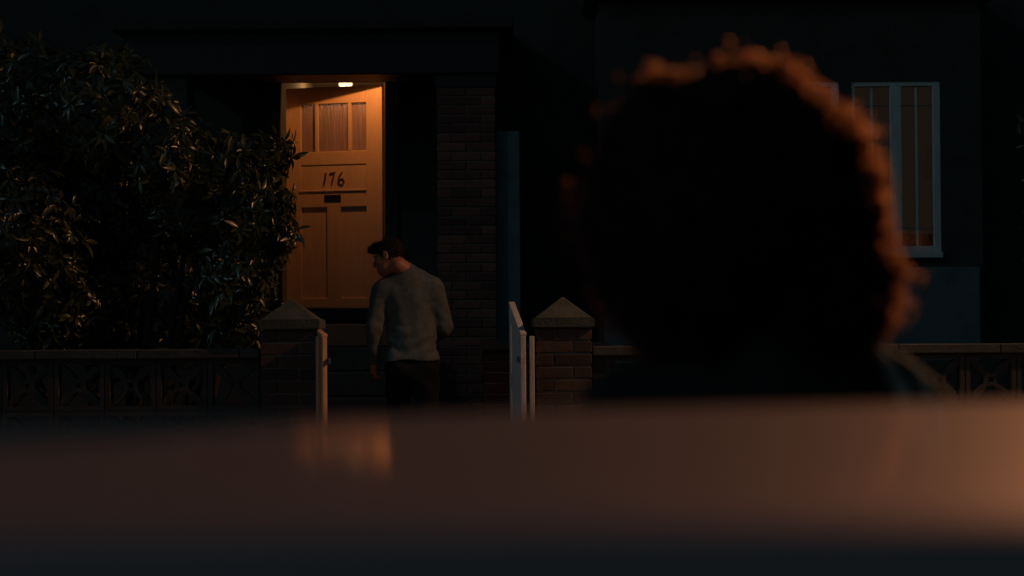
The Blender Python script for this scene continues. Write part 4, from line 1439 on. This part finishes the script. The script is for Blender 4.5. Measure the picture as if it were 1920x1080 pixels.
# ------------------------------------------------------------------ parked car in the foreground
def build_car():
    car = empty("parked_car", (0.1, 0.93, 0.0), "parked car whose glossy reddish brown roof fills the foreground, out of focus", "car")
    # roof profile across the car: slope at depth, integrated from the far silhouette point
    ks = [(0.615, 1.3), (0.65, 0.8), (0.68, 0.34), (0.71, 0.10), (0.74, 0.058), (0.80, 0.046), (1.136, 0.010), (1.35, -0.0444), (1.45, -0.11), (1.52, -0.30), (1.57, -0.75), (1.60, -1.2)]
    def slope(d):
        for (a, sa), (b, sb) in zip(ks, ks[1:]):
            if d <= b:
                t = max(0, (d - a) / (b - a)); return sa + (sb - sa) * t
        return ks[-1][1]
    ds = [0.615 + (1.60 - 0.615) * i / 110 for i in range(111)]
    zs = [0.0]
    for a, b in zip(ds, ds[1:]):
        zs.append(zs[-1] + slope((a + b) / 2) * (b - a))
    ref = np.interp(1.35, ds, zs)
    zs = [z - ref + (CAM_Z - 0.0600) for z in zs]
    def roof_z(x, d):
        z = float(np.interp(d, ds, zs))
        z += 0.015 * (x) - 0.010 * x * x
        for e, sgn in ((-0.85, -1), (1.05, 1)):
            q = (x - e) * sgn
            if q > 0: z -= 0.55 * q * q
        return z
    nx = 60
    X = [-1.15 + 2.5 * i / nx for i in range(nx + 1)]
    vs = [(x, d, roof_z(x, d)) for x in X for d in ds]
    n = len(ds)
    fs = [(i * n + j, (i + 1) * n + j, (i + 1) * n + j + 1, i * n + j + 1) for i in range(nx) for j in range(n - 1)]
    lower = [(x, y, z - 0.012) for x, y, z in vs]
    k = len(vs)
    fs2 = [tuple(q + k for q in reversed(f)) for f in fs]
    rim = []
    for i in range(nx):
        rim += [(i * n, i * n + k, (i + 1) * n + k, (i + 1) * n), (i * n + n - 1, (i + 1) * n + n - 1, (i + 1) * n + n - 1 + k, i * n + n - 1 + k)]
    for j in range(n - 1):
        rim += [(j, j + 1, j + 1 + k, j + k), (nx * n + j, nx * n + j + k, nx * n + j + 1 + k, nx * n + j + 1)]
    MB().add(vs + lower, fs + fs2 + rim).build("roof", M["paint"], car, smooth=True)
    # lower body: a loft of rounded sections along the car
    st = [(-2.15, 0.60, 0.42, 0.70), (-2.05, 0.74, 0.30, 0.86), (-1.6, 0.83, 0.24, 0.93), (-0.8, 0.87, 0.22, 0.95), (0.2, 0.87, 0.22, 0.94), (1.1, 0.87, 0.22, 0.92), (1.7, 0.85, 0.24, 0.82), (2.15, 0.76, 0.30, 0.70), (2.3, 0.58, 0.40, 0.58)]
    cy = 0.95
    vs, fs = [], []
    NS = 20
    for x, hw, z0, z1 in st:
        for q in range(NS):
            a = 2 * math.pi * (q + 0.5) / NS
            ca, sa = math.cos(a), math.sin(a)
            ex = 0.35
            yy = hw * math.copysign(abs(ca) ** ex, ca)
            zz = (z0 + z1) / 2 + (z1 - z0) / 2 * math.copysign(abs(sa) ** ex, sa)
            yy *= 1 - 0.05 * max(0, sa)
            vs.append((x + 0.1, cy + yy, zz))
    for i in range(len(st) - 1):
        for q in range(NS):
            q2 = (q + 1) % NS
            fs.append((i * NS + q, i * NS + q2, (i + 1) * NS + q2, (i + 1) * NS + q))
    fs += [tuple(range(NS))[::-1], tuple((len(st) - 1) * NS + q for q in range(NS))]
    MB().add(vs, fs).build("body", M["paint"], car, smooth=True)
    # pillars and glass of the cabin
    b0, b1 = cy - 0.80, cy + 0.80
    zr = lambda x, d: roof_z(x, d) - 0.014
    for side, d_r, d_b in ((0, 0.628, b0), (1, 1.588, b1)):
        for xr, xb, w in ((-1.10, -1.55, 0.07), (0.05, 0.05, 0.05), (1.30, 1.75, 0.05)):
            MB().add([(xr - w, d_r, zr(xr, d_r)), (xr + w, d_r, zr(xr, d_r)), (xb + w, d_b, 0.93), (xb - w, d_b, 0.93),
                      (xr - w, d_r + (0.04 if side == 0 else -0.04), zr(xr, d_r)), (xr + w, d_r + (0.04 if side == 0 else -0.04), zr(xr, d_r)), (xb + w, d_b + (0.04 if side == 0 else -0.04), 0.93), (xb - w, d_b + (0.04 if side == 0 else -0.04), 0.93)],
                     [(0, 1, 2, 3), (7, 6, 5, 4), (0, 4, 5, 1), (2, 6, 7, 3), (1, 5, 6, 2), (0, 3, 7, 4)]).build("pillar", M["rubber"], car)
        sgn = 0.012 if side == 0 else -0.012
        for xa, xb_, ba, bb in ((-1.02, -0.01, -1.45, -0.01), (0.11, 1.24, 0.11, 1.68)):
            q = [(xa, d_r + sgn, zr(xa, d_r)), (xb_, d_r + sgn, zr(xb_, d_r)), (bb, d_b + sgn, 0.93), (ba, d_b + sgn, 0.93)]
            MB().add(q + [(x, y + sgn * 0.4, z) for x, y, z in q], [(0, 1, 2, 3), (7, 6, 5, 4), (0, 4, 5, 1), (2, 6, 7, 3), (1, 5, 6, 2), (0, 3, 7, 4)]).build("side_window", M["car_glass"], car)
        ss = MB()
        ss.tube([(x, d_r + (-0.002 if side == 0 else 0.002), zr(x, d_r) - 0.004) for x in [-1.12 + 2.42 * i / 20 for i in range(21)]], 0.012, 8)
        ss.build("window_seal", M["rubber"], car, smooth=True)
        MB().box(-0.25, -0.07, (b0 - 0.062 if side == 0 else b1 + 0.04), (b0 - 0.04 if side == 0 else b1 + 0.062), 0.80, 0.825).build("door_handle", M["paint"], car, bevel=0.006)
    for xr, xb, nm in ((-1.14, -1.62, "rear_window"), (1.34, 1.82, "windscreen")):
        q = [(xr, 0.56, zr(xr, 0.60) - 0.01), (xr, 1.54, zr(xr, 1.5) - 0.01), (xb, b1 - 0.05, 0.92), (xb, b0 + 0.05, 0.92)]
        MB().add(q + [(x + 0.006, y, z - 0.004) for x, y, z in q], [(0, 1, 2, 3), (7, 6, 5, 4), (0, 4, 5, 1), (2, 6, 7, 3), (1, 5, 6, 2), (0, 3, 7, 4)]).build(nm, M["car_glass"], car)
    for x in (-0.5, 0.65):
        for y in (cy - 0.38, cy + 0.38):
            MB().box(x - 0.22, x + 0.25, y - 0.24, y + 0.24, 0.40, 0.62).box(x - 0.32, x - 0.22, y - 0.22, y + 0.22, 0.5, 1.12).build("car_seat", M["seat"], car, bevel=0.05, segs=3)
    for x in (-1.32, 1.45):
        for y, s in ((cy - 0.80, -1), (cy + 0.80, 1)):
            prof = [(0.20, -0.10), (0.29, -0.10), (0.315, -0.08), (0.315, 0.08), (0.29, 0.10), (0.20, 0.10)]
            m = MB().lathe(prof, 28)
            m.v = [(x + a, y + c * 1.0, 0.315 + b_) for a, b_, c in m.v]
            wh = m.build("wheel", M["rubber"], car, smooth=True)
            ORG[wh] = org(car)
            r = MB().lathe([(0.0, 0.085), (0.05, 0.09), (0.06, 0.07), (0.17, 0.075), (0.205, 0.095), (0.205, -0.09), (0.0, -0.09)], 24)
            r.v = [(x + a, y + s * c, 0.315 + b_) for a, b_, c in r.v]
            r.build("rim", M["rim"], wh, smooth=True)
    M["headlight"] = material("headlight_lens", (0.5, 0.5, 0.5), 0.1, metal=0.4)
    M["tail"] = material("tail_lens", (0.25, 0.01, 0.01), 0.2)
    for s in (-1, 1):
        MB().box(2.22, 2.33, cy + s * 0.52 - 0.14, cy + s * 0.52 + 0.14, 0.52, 0.64).build("headlight", M["headlight"], car, bevel=0.03, segs=2)
        MB().box(-2.06, -1.99, cy + s * 0.52 - 0.13, cy + s * 0.52 + 0.13, 0.62, 0.74).build("tail_light", M["tail"], car, bevel=0.02, segs=2)


build_car()
